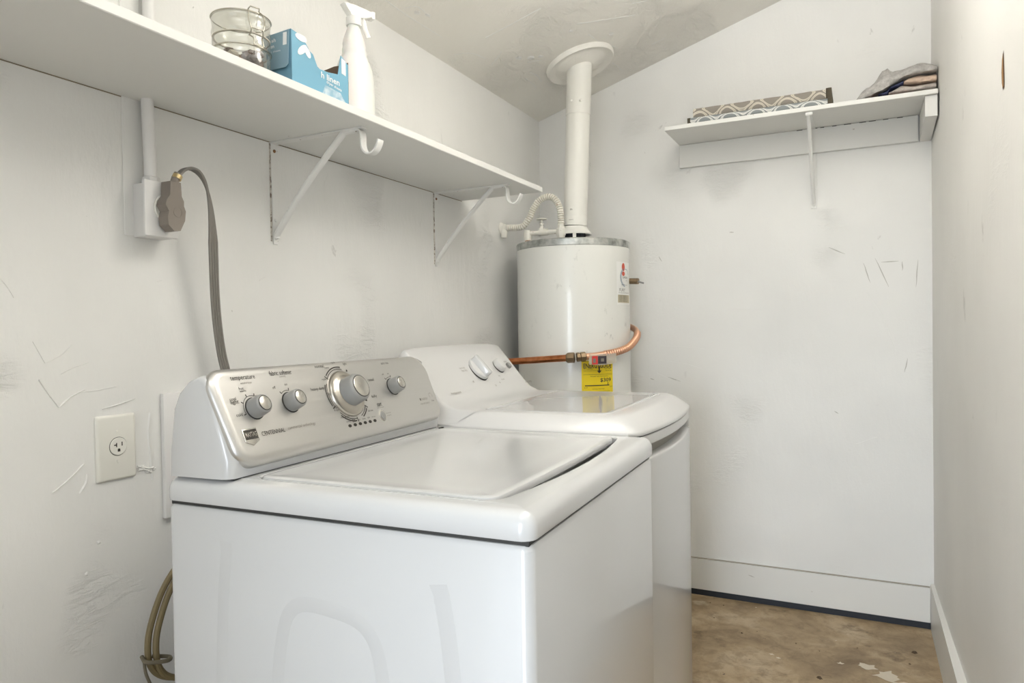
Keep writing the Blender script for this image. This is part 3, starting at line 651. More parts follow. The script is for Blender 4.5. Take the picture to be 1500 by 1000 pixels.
# vent pipe and its ceiling collar
vp = thing('vent_pipe', 'white round vent pipe rising from the water heater to the ceiling collar', 'vent pipe', (.308, 2.73, 1.574))
p0 = Vector((.0, 0, .0)); p1 = Vector((.0295, 0, .672)); ax = (p1-p0).normalized(); xx = Vector((ax.z, 0, -ax.x)); fv = frame((0, 0, 0), xx, (0, 1, 0), ax)
b = newbm(); lathe(b, [(.0485, 0), (.0485, .300), (.0485, .455)], 40, fv); obj('lower_pipe', b, 'vent', vp)
b = newbm(); lathe(b, [(.0505, .450), (.0512, .452), (.0505, .456), (.0505, .690)], 40, fv); up = obj('upper_pipe', b, 'vent', vp)
b = newbm(); lathe(b, [(.0497, .0), (.0500, .001), (.0500, .034), (.0494, .036)], 40, fv); sl = obj('sleeve', b, 'vent', vp)
for d, z in ((258, .500), (300, .497)):
    t = rad(d); b = newbm(); c_ = fv(.051*math.cos(t), .051*math.sin(t), z); bmesh.ops.create_uvsphere(b, u_segments=10, v_segments=6, radius=.006)
    for v in b.verts: v.co += c_
    obj('rivet', b, 'vent', up)
t = rad(285); b = newbm(); f2 = lambda a, c, h: fv((.0487+h)*math.cos(t+a/.05), (.0487+h)*math.sin(t+a/.05), c); text(b, 'VENT', f2, -.012, .020, .02, height=.004, h=.0022); text(b, 'B', f2, -.012, .062, .01, height=.006, h=.001); obj('pipe_lettering', b, 'ink_soft', sl, smooth=False)['kind'] = 'stuff'
sx = Vector((1, 0, .31)).normalized(); sz = Vector((.31, 0, -1)).normalized()
fc = frame((.030, 0, cz(.336)-1.574), sx, (0, 1, 0), sz)
b = newbm(); lathe(b, [(.142, -.002), (.142, .010), (.136, .018), (.126, .016), (.110, .010), (.104, .013), (.070, .018), (.056, .024)], 48, fc); obj('ceiling_collar', b, 'ceiling', vp, 50)

# cold water connector (white corrugated) from the wall to the tank
wc = thing('water_connector', 'white corrugated flexible water hose arching from the wall to the tank top', 'water pipe', (0, 2.665, 1.58))
b = newbm(); lathe(b, [(.026, 0), (.026, .004), (.018, .012), (.016, .028)], 20, frame((0, 0, 0), (0, 1, 0), (0, 0, 1), (1, 0, 0))); fl = obj('wall_flange', b, 'pipe_paint', wc)
b = newbm(); tube(b, [(.016, -.004, -.004), (.017, -.006, -.030), (.016, -.006, -.040)], .013, 12); obj('elbow_stub', b, 'pipe_paint', fl)
path = spline([(.022, 0, 0), (.05, 0, 0), (.085, 0, -.002), (.108, 0, .006), (.132, 0, .034), (.152, 0, .072), (.180, 0, .102), (.215, 0, .113), (.247, 0, .100), (.266, 0, .066), (.272, 0, .028), (.272, 0, -.012)], 9)
b = newbm(); corrugated(b, path, .0122, .0022, .0092, .012); fh = obj('flexible_hose', b, 'pipe_paint', wc, 80); b = newbm(); tube(b, path, .0117, 12); obj('hose_core', b, 'groove', fh)
b = newbm(); lathe(b, [(.017, -.0715), (.017, -.05), (.020, -.046), (.020, -.022), (.015, -.018), (.013, -.004)], 8, lambda a, c, z: Vector((.272+a, c, z))); obj('coupling', b, 'pipe_paint', wc)
# shut-off valve
sv = thing('shutoff_valve', 'white painted gate valve with a small round handle on top of the water heater', 'valve', (.128, 2.655, 1.547))
b = newbm(); tube(b, [(0, 0, -.038), (0, 0, -.018), (0, 0, .014)], lambda i: (.014, .018, .014)[i], 12); obj('elbow', b, 'pipe_paint', sv)
b = newbm(); lathe(b, [(.015, -.0385), (.0155, -.030), (.013, -.028)], 8, lambda a, c, z: Vector((a+.004, c-.004, z))); obj('union_nut', b, 'rust', sv)
b = newbm(); tube(b, [(.004, 0, .0), (.09, -.006, .0), (.128, .0, .0)], .0095, 12); obj('pipe', b, 'pipe_paint', sv)
b = newbm(); tube(b, [(.052, -.003, 0), (.092, -.004, .001)], .0135, 12); lathe(b, [(.011, 0), (.011, .020), (.007, .022), (.007, .030), (.010, .031), (.010, .036), (.004, .038), (.004, .052)], 14, lambda a, c, z: Vector((.065+a, c-.004, z))); vb = obj('valve_body', b, 'pipe_paint', sv)
b = newbm(); lathe(b, [(.0215, .0525), (.0225, .0545), (.0215, .0565), (.005, .0565)], 16, lambda a, c, z: Vector((.065+a, c-.004, z))); obj('handwheel', b, 'pipe_paint', vb)

# copper line round the front of the tank
cl = thing('copper_pipe', 'copper water line with corrugated bend wrapping round the front of the water heater', 'copper pipe', (.37, 2.47, 1.044))
W2L = lambda p: Vector(p)-Vector((.37, 2.47, 1.044))
tp = lambda ang, r, z: Vector((TX+r*math.cos(rad(ang)), TY+r*math.sin(rad(ang)), z))
b = newbm(); tube(b, [W2L((.02, 2.44, 1.022)), W2L((.37, 2.468, 1.044))], .0128, 16); obj('rigid_pipe', b, 'copper', cl)
b = newbm(); d_ = Vector((.9, .18, .035)).normalized()
tube(b, [Vector(d_)*q for q in (-.004, .0, .001, .026, .027)], lambda i: (.016, .0185, .0195, .0195, .016)[i], 8); obj('compression_nut', b, 'brass', cl, 20)
q0 = W2L((.400, 2.486, 1.046)); d_ = (W2L((.432, 2.506, 1.048))-q0).normalized()
tube_pts = [q0+d_*q for q in (0, .001, .012, .014, .016, .034, .036)]
b = newbm(); tube(b, tube_pts, lambda i: (.015, .0175, .0175, .0145, .0178, .0178, .014)[i], 8); obj('union', b, 'brass', cl, 20)
cpath = [W2L((.430, 2.505, 1.047))] + [W2L(tp(a, .258, z)) for a, z in ((-52, 1.049), (-45, 1.053), (-38, 1.057), (-30, 1.062), (-22, 1.069), (-14, 1.078), (-6, 1.092), (2, 1.106), (12, 1.122), (24, 1.138), (38, 1.152), (54, 1.165), (66, 1.17))]
sp = spline(cpath, 10)
b = newbm(); corrugated(b, sp, .0126, .0020, .0104, .075, .36); cpp = obj('corrugated_pipe', b, 'copper_pale', cl, 80); b = newbm(); tube(b, sp, .0119, 12); obj('pipe_core', b, 'copper_dark', cpp)
# hanging tag
b = newbm(); f2 = lambda a, c, h: W2L(tp(-45+a*220, .272+h, 1.046+c)); n=6
for i in range(n):
    a0, a1 = -.055+.110*i/n, -.055+.110*(i+1)/n
    patch(b, [(a0, -.032+.10*abs(a0+.01)), (a1, -.032+.10*abs(a1+.01)), (a1, .012), (a0, .012)], f2, 0)
tg = obj('clear_tag', b, 'tag_clear', cl, smooth=False)
b = newbm(); rect(b, -.044, -.022, -.028, .004, f2, .001, 0, 3); rect(b, -.021, .012, -.026, .003, f2, .001, 1, 3); rect(b, -.010, .002, -.018, -.006, f2, .0014, 2, 2); rect(b, -.040, -.030, -.022, -.006, f2, .0014, 2, 2)
obj('tag_print', b, ['tag_red', 'tag_black', 'ink_soft'], tg, smooth=False)

# ------------------------------------------------------------------ long shelf on the left wall
ZS = 1.645
b = newbm(); box(b, .0, .336, -1.0, 2.337, ZS, ZS+.0185, .0015, 1); ls = tag(obj('wall_shelf', b, 'wood'), 'long white painted board shelf along the left wall above the machines', 'shelf')
b = newbm(); box(b, .0, .0016, -1.0, 2.337, ZS-.0018, ZS); jg = obj('joint_shadow', b, 'crack', ls, smooth=False)  # gap shadow and dirt along the wall joint, coloured in as a strip
def bracket(x, label):
    t = thing('shelf_bracket', label, 'bracket', (0, x, ZS), 0, 'brackets under the long shelf')
    b = newbm(); box(b, 0, .004, -.013, .013, -.262, 0, .001, 1)
    for v in b.verts:
        if v.co.z < -.25: v.co.y *= .6
    leg = obj('wall_leg', b, 'bracket', t)
    b = newbm(); box(b, 0, .0046, -.0140, -.0128, -.255, -.004); box(b, 0, .0044, -.0136, .0136, -.002, .0); obj('rusty_edge', b, 'rust_line', leg)
    for z in (-.022, -.246, -.20):
        b = newbm(); lathe(b, [(.0045, 0), (.004, .002), (.002, .003)], 10, frame((.004, 0, z), (0, 1, 0), (0, 0, 1), (1, 0, 0))); obj('screw', b, 'rust' if z > -.1 else 'bracket', leg)
    b = newbm(); box(b, 0, .295, -.011, .011, -.004, 0, .001, 1); obj('shelf_leg', b, 'bracket', t)
    b = newbm(); tube(b, spline([(.006, 0, -.246), (.012, 0, -.232), (.10, 0, -.130), (.222, 0, -.014), (.240, 0, -.006), (.27, 0, -.005)], 6), .0075, 10, flat=(1.25, .8)); obj('strut', b, 'bracket', t)
    b = newbm(); P = spline([(.268, 0, -.006), (.283, 0, -.007), (.289, 0, -.018), (.290, 0, -.044), (.297, 0, -.060), (.311, 0, -.067), (.327, 0, -.061), (.337, 0, -.046), (.340, 0, -.036)], 6)
    rows = []
    for i, p in enumerate(P):
        tt = (P[min(i+1, len(P)-1)]-P[max(0, i-1)]).normalized(); nn = Vector((-tt.z, 0, tt.x))
        rows.append([p+Vector((0, s*.0105, 0))+nn*q for s, q in ((-1, -.0018), (1, -.0018), (1, .0018), (-1, .0018))])
    loops(b, rows); obj('rod_hook', b, 'bracket', t)
    return t
bracket(1.374, 'white metal bracket with curled hook under the long shelf, nearer the camera')
bracket(2.150, 'white metal bracket with curled hook under the far end of the long shelf')

# jar
jar = thing('glass_jar', 'round glass clip-top jar with dark contents on the long shelf', 'jar', (.252, 1.040, ZS+.0188))
jz = [(.030, .0005), (.052, .002), (.0545, .008), (.0545, .042), (.0530, .047), (.0550, .052), (.0555, .070), (.0535, .074)]
b = newbm(); lathe(b, jz, 48, cap1=False); obj('jar_body', b, 'glass', jar, 60)
b = newbm(); lathe(b, [(.0550, .0765), (.0565, .079), (.0565, .086), (.0550, .089), (.0550, .104), (.0562, .107), (.0562, .113), (.052, .1165), (.030, .1175), (.010, .1175)], 48, cap0=False); ld = obj('jar_lid', b, 'glass', jar, 60)
b = newbm(); lathe(b, [(.0505, .0742), (.0548, .0742), (.0548, .0762), (.0505, .0762), (.0505, .0742)], 40, cap0=False, cap1=False); obj('gasket', b, 'gasket', jar, 60)
b = newbm()
tube(b, [(.0570*math.cos(t), .0570*math.sin(t), .1145) for t in [2*math.pi*q/40 for q in range(41)]], .0013, 6)
tube(b, [(.0562*math.cos(t), .0562*math.sin(t), .0500) for t in [2*math.pi*q/40 for q in range(41)]], .0014, 6)
ca = rad(-18); fw_ = frame((.058*math.cos(ca), .058*math.sin(ca), .0), (-math.sin(ca), math.cos(ca), 0), (0, 0, 1), (math.cos(ca), math.sin(ca), 0))
for s in (-1, 1):
    tube(b, spline([fw_(.011*s, .118, -.004), fw_(.015*s, .108, .006), fw_(.016*s, .092, .009), fw_(.012*s, .076, .010), fw_(.013*s, .064, .004)], 5), .0013, 6)
    tube(b, spline([fw_(.013*s, .066, .002), fw_(.009*s, .058, .012), fw_(.010*s, .044, .016)], 5), .0013, 6)
tube(b, [fw_(-.011, .118, -.004), fw_(-.009, .122, .002), fw_(.009, .122, .002), fw_(.011, .118, -.004)], .0013, 6)
tube(b, [fw_(-.010, .044, .016), fw_(.010, .044, .016)], .0013, 6); tube(b, [fw_(-.012, .078, .010), fw_(.012, .078, .010)], .0013, 6)
obj('clasp', b, 'wire', jar, 60)
for i in range(40):
    rr_ = .038*math.sqrt(random.random()); t = random.random()*6.28; b = newbm(); s = random.uniform(.009, .014)
    bmesh.ops.create_icosphere(b, subdivisions=1, radius=s)
    ct = Vector((rr_*math.cos(t), rr_*math.sin(t), .016+.010*(i//10)+random.uniform(-.002, .003)))
    for v in b.verts: v.co = Vector((v.co.x*1.1, v.co.y, v.co.z*.75))*random.uniform(.85, 1.1)+ct
    obj('contents_piece', b, 'bit%d' % random.choice((0, 0, 3, 1, 2, 3)), jar)

# torn blue carton
BX, BY, BZ = .318, 1.108, ZS+.0188
cb = thing('carton', 'torn blue dryer sheet carton on the long shelf between jar and spray bottle', 'box', (BX, BY, BZ), rad(1.5))
T_ = .0012; BL, BD = .186, .078
b = newbm(); ol = [(0, 0), (BL, .0), (BL, .098), (BL*.86, .112), (BL*.80, .066), (BL*.62, .060), (BL*.47, .058), (BL*.43, .061), (BL*.36, .082), (BL*.30, .086), (BL*.24, .098), (BL*.10, .110), (0, .112)]
prism(b, ol, lambda p: Vector((0, p[0], p[1])), lambda p: Vector((-T_, p[0], p[1]))); fp = obj('front_panel', b, ['box_blue'], cb, smooth=False)
b = newbm(); prism(b, [(0, 0), (-BD, 0), (-BD, .106), (0, .112)], lambda p: Vector((p[0], 0, p[1])), lambda p: Vector((p[0], T_, p[1]))); sp_ = obj('side_panel', b, 'box_blue_side', cb, smooth=False)
b = newbm(); prism(b, [(-.004, .111), (-BD+.004, .106), (-BD+.004, .040), (-BD+.012, .034), (-.012, .034), (-.004, .040)], lambda p: Vector((p[0], -.0004-.004*(.112-p[1])/.08, p[1])), lambda p: Vector((p[0], -.0018-.004*(.112-p[1])/.08, p[1]))); fpl = obj('flap', b, 'box_flap', cb, smooth=False)
b = newbm(); prism(b, [(0, 0), (-BD, 0), (-BD, .096), (-BD*.5, .102), (-BD*.25, .101), (0, .104)], lambda p: Vector((p[0], BL, p[1])), lambda p: Vector((p[0], BL-T_, p[1]))); obj('end_panel', b, 'card_dark', cb, smooth=False)
b = newbm(); box(b, -BD, -.001, .001, BL-.001, 0, T_); prism(b, [(0, 0), (BL, 0), (BL, .062), (BL*.8, .062), (BL*.55, .060), (0, .060)], lambda p: Vector((-BD, p[0], p[1])), lambda p: Vector((-BD-T_, p[0], p[1]))); obj('back_panel', b, 'card_dark', cb, smooth=False)
b = newbm(); prism(b, [(BL*.985, .004), (BL*1.0, .004), (BL*1.01, .06), (BL*1.0, .085), (BL*.99, .05)], lambda p: Vector((-.004, p[0]+.004, p[1])), lambda p: Vector((-.016, p[0]+.002, p[1]))); obj('torn_edge', b, 'card', cb, smooth=False)
ff = frame((.0003, 0, 0), (0, 1, 0), (0, 0, 1), (1, 0, 0))
b = newbm()
text(b, 'h linen', ff, BL*.655, .0475, .062, height=.0135, bold=True); text(b, 'dryer sheets', ff, BL*.72, .0345, .052, height=.0080, bold=True, rot=-.08)
obj('lettering', b, 'ink_white', fp, smooth=False)
b = newbm(); patch(b, [(BL*.865, .072), (BL*.945, .070), (BL*.945, .103), (BL*.865, .106)], ff); obj('white_patch', b, 'ink_white', fp, smooth=False)
b = newbm()
# leaf-like emblem
EW = .0075
for ang, ln, ox, oz in ((222, .036, .046, .092), (0, .036, .012, .104), (-48, .026, .040, .090)):
    t = rad(ang); patch(b, [(ox+ln*.5*math.cos(t)+ln*.5*math.cos(q)*math.cos(t)-EW*math.sin(q)*math.sin(t), oz+ln*.5*math.sin(t)+ln*.5*math.cos(q)*math.sin(t)+EW*math.sin(q)*math.cos(t)) for q in [2*math.pi*i/14 for i in range(14)]], ff, .0005+.00003*ang/100)
obj('emblem', b, 'ink_white', fp, smooth=False)['kind'] = 'stuff'
b = newbm(); patch(b, [(BL*.50, .006), (BL*.62, -.000), (BL*.93, .001), (BL*.97, .004), (BL*.88, .018), (BL*.84, .026), (BL*.56, .029)], ff, .0004); obj('torn_paper', b, 'tear', fp, smooth=False)
fs_ = frame((0, -.0024, 0), (1, 0, 0), (0, 0, 1), (0, -1, 0))
ffl = lambda a, c, h: Vector((a, -.0022-.004*(.112-c)/.08-h, c))
b = newbm(); text(b, 'fresh', ffl, -.050, .094, .026, height=.008, bold=True); text(b, 'linen', ffl, -.052, .082, .022, height=.008, bold=True); text(b, 'dryer sheets', ffl, -.044, .070, .040, height=.0055); rect(b, -.018, -.008, .080, .106, ffl); obj('flap_print', b, 'ink_white', fpl, smooth=False)['kind'] = 'stuff'

# spray bottle
sbx = thing('spray_bottle', 'white plastic trigger spray bottle on the long shelf behind the blue carton', 'spray bottle', (.205, 1.453, ZS+.0188))
def rib(z): return 0
pr = [(.050, 0), (.056, .004), (.057, .02), (.0565, .10), (.055, .135), (.051, .158), (.044, .176), (.0375, .186), (.0345, .194), (.0355, .200), (.0345, .206), (.0325, .212), (.0335, .219), (.032, .226), (.029, .236), (.0225, .250), (.018, .262), (.0165, .270), (.0165, .276)]
b = newbm(); lathe(b, pr, 40, ax=.78); obj('bottle_body', b, 'bottle', sbx, 60)
b = newbm(); lathe(b, [(.019, .268), (.0195, .270), (.0195, .288), (.016, .291)], 24); obj('collar', b, 'sprayer', sbx)
b = newbm(); sd = Vector((.35, .94, 0)).normalized(); fr2 = frame((0, 0, 0), (sd.x, sd.y, 0), (0, 0, 1), (sd.y, -sd.x, 0))
hd = [(-.034, .316), (-.030, .318), (.0, .320), (.030, .316), (.050, .315), (.050, .300), (.030, .297), (.022, .292), (.014, .288), (-.010, .288), (-.014, .296), (-.020, .306)]
L = [[fr2(a*1.0, c+(0), s) for a, c in hd] for s in (-.011, .011)]
loops(b, L); bmesh.ops.bevel(b, geom=list(b.edges), offset=.0025, segments=2, profile=.5, affect='EDGES'); obj('sprayer_head', b, 'sprayer', sbx)
b = newbm(); prism(b, [(.048, .299), (.058, .299), (.058, .317), (.048, .317)], lambda p: fr2(p[0], p[1], -.0095), lambda p: fr2(p[0], p[1], .0095)); obj('nozzle', b, 'sprayer', sbx)
b = newbm(); tube(b, spline([fr2(.024, .297, 0), fr2(.030, .284, 0), fr2(.034, .268, 0), fr2(.043, .250, 0)], 5), .005, 10, flat=(1.3, .7)); obj('trigger', b, 'sprayer', sbx)

# ------------------------------------------------------------------ conduit, dryer socket, plug and cord
cd = thing('conduit', 'white painted conduit running down from the long shelf to the socket box', 'conduit', (.0, 1.0, 1.47))
b = newbm(); tube(b, [(.030, -.002, .0), (.029, -.002, .02), (.026, -.004, .176)], .0125, 16); obj('pipe', b, 'plate_white', cd)
b = newbm(); tube(b, [(.024, .006, .194), (.022, .008, .42), (.020, .008, .67)], .0125, 16); obj('upper_pipe', b, 'plate_white', cd)
b = newbm(); lathe(b, [(.017, .002), (.017, .012), (.0145, .014)], 8, lambda a, c, z: Vector((.030+a, -.002+c, z))); obj('connector', b, 'plate_white', cd)
so = thing('dryer_socket', 'white surface socket box at the end of the conduit with a grey plug in it', 'socket', (0, 1.0, 1.357))
b = newbm(); box(b, 0, .052, -.024, .040, .001, .112, .003, 2); obj('back_box', b, 'plate_white', so)
b = newbm(); box(b, .050, .060, -.040, .0385, 0, .115, .003, 2); obj('cover', b, 'plate_white', so)
b = newbm(); lathe(b, [(.0270, 0), (.0270, .004), (.0255, .006), (.0235, .0055)], 32, frame((.059, .006, .060), (0, 1, 0), (0, 0, 1), (1, 0, 0))); obj('receptacle', b, 'plate', so)
pc = thing('power_cord', 'grey flat dryer cord and plug looping down from the wall socket', 'cord', (.066, 1.006, 1.417))
# plug body: stout right-angle head
b = newbm(); po = [(-.012, .052), (.018, .052), (.020, .024), (.026, .014), (.026, .004), (.031, -.006), (.028, -.026), (.014, -.048), (-.004, -.050), (-.020, -.038), (-.022, -.022), (-.018, -.010), (-.027, .002), (-.024, .012), (-.014, .024)]
fpz = lambda a, c, h: Vector((h, a, c)); po = [(p[0]*.82-.002, p[1]) for p in po]; slab(b, po[::-1], lambda a, c, h: fpz(a, c, h), 0, .028, 0)
bmesh.ops.bevel(b, geom=[e for e in b.edges if e.calc_face_angle(0) > .5], offset=.004, segments=2, profile=.5, affect='EDGES')
pl = obj('plug', b, 'plug', pc)
b = newbm(); lathe(b, [(.0105, .027), (.0105, .0290), (.009, .0290), (.009, .0282), (.001, .0282)], 24, lambda a, c, h: Vector((h, .004+a, -.010+c))); obj('plug_ring', b, 'plug', pl)
b = newbm(); tube(b, [(.018, .004, .050), (.019, .008, .062), (.020, .013, .071)], .0085, 12, flat=(1, 1)); obj('strain_neck', b, 'plug', pc)
b = newbm(); tube(b, [(.020, .0085, .060), (.0205, .012, .068)], .0098, 12); obj('cord_clamp', b, 'brass_bright', pc)
ctr = [(.0205, .012, .068), (.021, .026, .082), (.021, .045, .0885), (.020, .066, .082), (.018, .084, .060), (.014, .098, .018), (.008, .108, -.040), (.0, .116, -.10), (-.010, .126, -.17), (-.018, .138, -.24), (-.022, .152, -.31), (-.02, .170, -.38), (-.01, .19, -.48), (.0, .20, -.62)]
P = spline(ctr, 6); NP = len(P)
for k in range(4):
    b = newbm(); pts = []
    for i, p in enumerate(P):
        s = (k-1.5)*.0062; tw = min(1, max(0, (i-16)/22)); t = (P[min(i+1, NP-1)]-P[max(0, i-1)]).normalized(); side = t.cross(Vector((1, 0, 0))).normalized()
        off = (Vector((1, 0, 0))*(1-tw)*.9+side*tw)*s*(.75+.25*tw); pts.append(p+off)
    tube(b, pts, .0031, 8); obj('cord_strand', b, 'cord', pc, 60)

# ------------------------------------------------------------------ wall plates
op = thing('wall_outlet', 'ivory wall plate with one round receptacle on the left wall', 'outlet', (0, .925, .928))
b = newbm(); L = []
for d, x in ((0, 0), (0, .003), (.002, .0055), (.005, .0065)): L.append([Vector((x, v, z)) for v, z in rrect(-.0425+d, .0425-d, -.066+d, .066-d, .004, 3)])
loops(b, L); pt = obj('plate', b, 'plate', op)
fo = frame((.0065, .002, .002), (0, 1, 0), (0, 0, 1), (1, 0, 0))
b = newbm(); lathe(b, [(.0190, -.001), (.0190, .0004)], 32, fo); obj('receptacle_gap', b, 'dark_line', pt)
b = newbm(); lathe(b, [(.0180, -.001), (.0180, .0018), (.0170, .0026)], 32, fo); rc = obj('receptacle', b, 'plate', op)
b = newbm(); rect(b, .0055, .0078, .0005, .0085, fo, .0030); rect(b, -.0105, -.0045, .0022, .0044, fo, .0030); rect(b, -.0062, -.0040, -.001, .0075, fo, .0030); patch(b, [(-.0030, -.0105), (.0026, -.0105), (.0026, -.0060), (.0014, -.0045), (-.0018, -.0045), (-.0030, -.006)], fo, .0030); obj('slots', b, 'ink', rc, smooth=False)
for z in (.030, -.030):
    b = newbm(); lathe(b, [(.0034, 0), (.003, .0014), (.001, .0016)], 12, lambda a, c, h, z=z: fo(a, c+z, h)); obj('screw', b, 'plate', op)
b = newbm(); box(b, 0, .012, 1.029, 1.235, .757, 1.028, .003, 2); tag(obj('cover_panel', b, 'plate_white'), 'plain white rectangular cover panel on the left wall, half behind the washing machine', 'panel')
# crumbled plaster beside the outlet: part of the wall
for k, (y0, z0, y1, z1, r) in enumerate(((.972, .880, 1.010, .872, .0045), (.975, .872, 1.004, .862, .004), (1.004, .990, 1.002, .900, .0028), (1.002, .905, 1.006, .845, .003), (.90, 1.008, .97, 1.022, .002), (.86, .905, .80, .862, .002), (.865, .885, .85, .850, .0025), (.78, 1.075, .815, 1.02, .002), (.815, 1.02, .865, 1.05, .0018))):
    ym, zm = (y0+y1)/2+random.uniform(-.006, .006), (z0+z1)/2+random.uniform(-.006, .006)
    lump('plaster_ridge', wall_left, [(0, y0, z0), (0, ym, zm), (0, y1, z1)], r, (1, .55))
for (y, z, s) in ((.886, .745, .004), (.86, .69, .004), (.955, .868, .006), (.985, .876, .006), (.995, .866, .005), (1.012, .868, .004)):
    b = newbm(); bmesh.ops.create_icosphere(b, subdivisions=2, radius=s)
    for v in b.verts: v.co = Vector((v.co.x*.6, y+v.co.y*random.uniform(.8, 1.3), z+v.co.z*random.uniform(.8, 1.2)))
    obj('plaster_lump', b, 'plaster', wall_left)

# ------------------------------------------------------------------ cord bundle left of the washer
hb = thing('cord_bundle', 'olive brown cord folded into a tied loop hanging left of the washing machine', 'cord', (.10, .93, .56))
for k in range(2):
    dx, dy = (-.006, .004)[k], (.002, .0125)[k]
    b = newbm(); tube(b, spline([(.06+dx, .16+dy, .27), (.02+dx, .075+dy, .155), (-.002+dx, .030+dy, .088), (-.004+dx, -.002+dy, .020), (-.002+dx, -.012+dy, -.03), (.0+dx, -.004+dy, -.068-.004*k), (.006+dx, .022+dy, -.094-.004*k), (.02+dx, .08+dy, -.115), (.04+dx, .16+dy, -.14)], 7), .0062, 9); obj('cord_strand', b, 'hose', hb)
b = newbm(); tube(b, spline([(-.018, -.016, -.040), (.006, -.022, -.044), (.020, .012, -.052), (.004, .028, -.054), (-.018, .006, -.048)], 5), .004, 8); tube(b, spline([(-.012, -.016, -.044), (-.004, -.018, -.070), (.0, -.010, -.10), (.004, -.014, -.12)], 5), .003, 7); obj('tie', b, 'hose_tie', hb)

# ------------------------------------------------------------------ back shelf
ZB = 1.932
bs = thing('back_shelf', 'short white shelf on a cleat across the back wall near the right corner', 'shelf', (1.12, DY, ZB))
b = newbm(); box(b, -.456, .4785, -.274, 0, 0, .0165, .0015, 1); obj('board', b, 'wood', bs)
b = newbm(); box(b, -.455, .436, -.020, 0, -.097, -.0006, .0012, 1); obj('cleat', b, 'wood', bs)
b = newbm(); prism(b, [(-.262, -.072), (-.262, -.001), (-.0, -.001), (-.0, -.097), (-.02, -.097)], lambda p: Vector((.441, p[0], p[1])), lambda p: Vector((.4775, p[0], p[1]))); obj('end_block', b, 'wood', bs, smooth=False)
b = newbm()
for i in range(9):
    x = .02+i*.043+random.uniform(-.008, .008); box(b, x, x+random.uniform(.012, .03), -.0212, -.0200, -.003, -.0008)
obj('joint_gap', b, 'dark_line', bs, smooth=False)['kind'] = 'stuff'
bb = thing('shelf_bracket', 'white metal bracket with a single strut under the short back wall shelf', 'bracket', (1.194, DY, ZB))
b = newbm(); box(b, -.011, .011, -.004, 0, -.315, -.098, .001, 1); obj('wall_leg', b, 'bracket', bb)
b = newbm(); box(b, -.009, .009, -.268, -.02, -.004, -.0004, .001, 1); obj('shelf_leg', b, 'bracket', bb)
b = newbm(); tube(b, spline([(0, -.006, -.300), (0, -.014, -.284), (-.002, -.13, -.132), (-.003, -.243, -.012), (-.003, -.258, -.005)], 6), .0068, 10); obj('strut', b, 'bracket', bb)
b = newbm(); tube(b, [(-.012, -.262, -.008), (.012, -.262, -.008)], .006, 10); obj('tip', b, 'bracket', bb)
b = newbm(); lathe(b, [(.004, 0), (.003, .002)], 10, frame((0, -.004, -.306), (1, 0, 0), (0, 0, 1), (0, -1, 0))); obj('screw', b, 'bracket', bb)

# folded fabric bins
def folded(name, label, z0, z1, x0, x1, y0, mat, ends):
    t = thing(name, label, 'storage bin', ((x0+x1)/2, y0, z0), 0, 'folded bins on the back shelf'); hx = (x1-x0)/2; h = z1-z0
    b = newbm(); n = 26; L = []
    for i in range(n+1):
        x = -hx+2*hx*i/n; wv = .0016*math.sin(i*1.7)+.001*math.sin(i*.6)
        L.append([Vector((x, yy+(wv if yy < .1 else 0), zz+wv*.6*(zz > 0))) for yy, zz in ((.004, 0), (0, h*.2), (-.002, h*.5), (0, h*.82), (.006, h*.97), (.014, h), (.20, h), (.206, h*.9), (.206, .0))])
    loops(b, L); obj('fabric', b, mat, t, 50)
    for s, e, eh, ez in ends:
        b = newbm(); xx0 = (-hx-e) if s < 0 else hx; box(b, xx0, xx0+e, .010, .19, ez, ez+eh, .001, 1); obj('board_end', b, 'bin_board', t)
    return t
folded('folded_storage_bin', 'folded grey storage bin with white lattice print, lying on the back shelf under the other', ZB+.0168, ZB+.0420, .764, 1.256, 2.814, 'fabric_grey', ((-1, .014, .026, .001), (1, .016, .029, .0)))
folded('folded_storage_bin', 'folded taupe storage bin with cream lattice print, topmost on the back shelf', ZB+.0450, ZB+.080, .772, 1.250, 2.828, 'fabric_taupe', ((1, .019, .040, .0),))

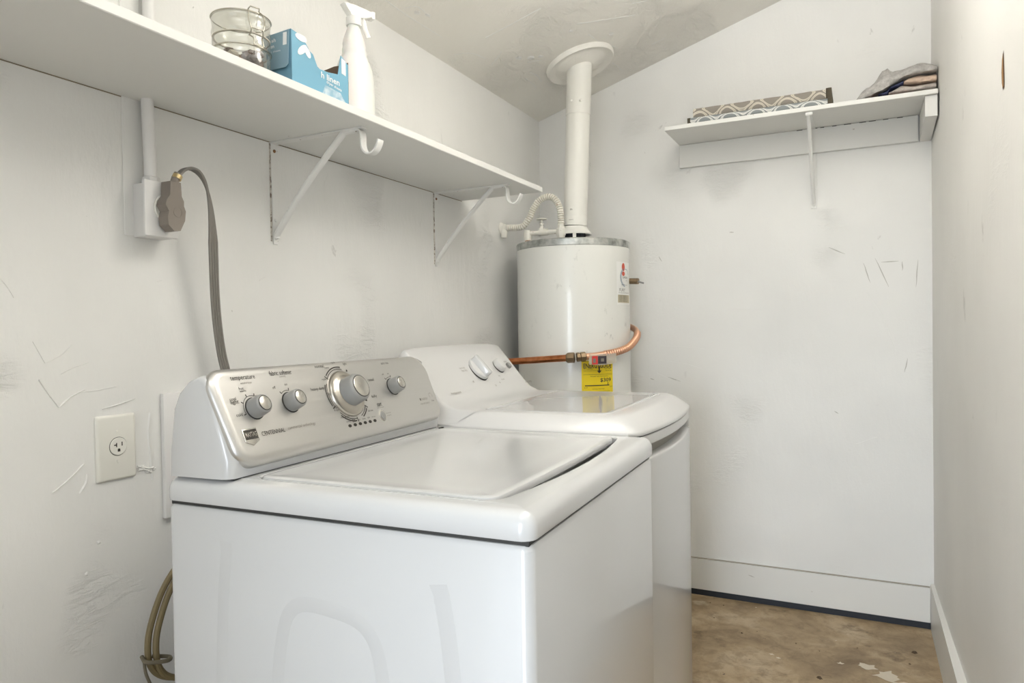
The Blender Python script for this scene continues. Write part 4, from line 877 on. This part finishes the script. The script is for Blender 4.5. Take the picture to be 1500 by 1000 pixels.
# towels
def cloth(name, label, prof, x0, xs, y0, y1, z0, mat, cat, seed, thick, amp=.005):
    """draped cloth: prof gives (x, top, bottom) heights along x; section rounded in y"""
    rnd = random.Random(seed); t_ = []
    b = newbm(); L = []; ny = 8; pts = []
    xs_ = [p[0] for p in prof]; N = 30
    for i in range(N+1):
        x = xs_[0]+(xs_[-1]-xs_[0])*i/N; top = float(np.interp(x, xs_, [p[1] for p in prof])); bot = float(np.interp(x, xs_, [p[2] for p in prof])); L2 = []
        for j in range(ny+1):
            q = j/ny; y = y0+(y1-y0)*q; rise = (math.sin(min(1, q*5+.02)*math.pi/2))**.6*(math.sin(min(1, (1-q)*5+.02)*math.pi/2))**.6
            nz = amp*math.sin(x*63+q*5+seed)*math.sin(q*7+x*31)+amp*.5*math.sin(x*140+seed*2+q*11)
            L2.append(Vector((x, y+amp*.6*math.sin(x*80+seed), bot+(top-bot)*(.25+.75*rise)+nz*rise)))
        for j in range(ny, -1, -1):
            q = j/ny; L2.append(Vector((x, y0+(y1-y0)*q+.002, bot)))
        L.append(L2)
    loops(b, L)
    o = obj(name, b, mat, None, 80); ax_ = Vector((prof[len(prof)//2][0], (y0+y1)/2, prof[0][2]))
    for v in o.data.vertices: v.co -= ax_
    o.location = ax_; return tag(o, label, cat, 'towels and cloths on the back shelf')
S0 = ZB+.0168
cloth('orange_cloth', 'thin orange pink cloth edge at the bottom of the towel pile', [(1.385, S0+.010, S0), (1.44, S0+.012, S0), (1.50, S0+.012, S0), (1.53, S0+.004, S0)], 0, 0, 2.826, 3.03, S0, 'cloth_orange', 'cloth', 3, .01, .001)
cloth('ash_towel', 'pale grey folded towel in the middle of the pile on the back shelf', [(1.452, S0+.018, S0+.0125), (1.47, S0+.030, S0+.0125), (1.49, S0+.040, S0+.0125), (1.530, S0+.034, S0+.0125), (1.595, S0+.034, S0+.0125)], 0, 0, 2.822, 3.02, S0, 'terry_ash', 'towel', 5, .02, .0015)
cloth('peach_towel', 'peach folded towel beneath the grey towel, against the right wall', [(1.500, S0+.054, S0+.0435), (1.515, S0+.064, S0+.0415), (1.55, S0+.068, S0+.038), (1.597, S0+.064, S0+.038)], 0, 0, 2.826, 3.03, S0, 'terry_peach', 'towel', 8, .02, .0012)
cloth('navy_cloth', 'sliver of dark navy cloth showing beneath the grey towel', [(1.420, S0+.020, S0+.0145), (1.449, S0+.036, S0+.0150), (1.455, S0+.040, S0+.033), (1.498, S0+.060, S0+.044)], 0, 0, 2.834, 3.03, S0, 'cloth_navy', 'cloth', 2, .01, .0008)
cloth('grey_towel', 'rumpled grey terry towel draped over the top of the pile on the back shelf', [(1.350, S0+.014, S0), (1.368, S0+.040, S0+.0005), (1.383, S0+.050, S0+.0135), (1.39, S0+.052, S0+.0125), (1.412, S0+.070, S0+.022), (1.432, S0+.108, S0+.028), (1.450, S0+.116, S0+.037), (1.462, S0+.094, S0+.046), (1.50, S0+.100, S0+.0655), (1.54, S0+.108, S0+.071), (1.580, S0+.106, S0+.071), (1.598, S0+.092, S0+.071)], 0, 0, 2.822, 3.03, S0, 'terry_grey', 'towel', 1, .03, .003)
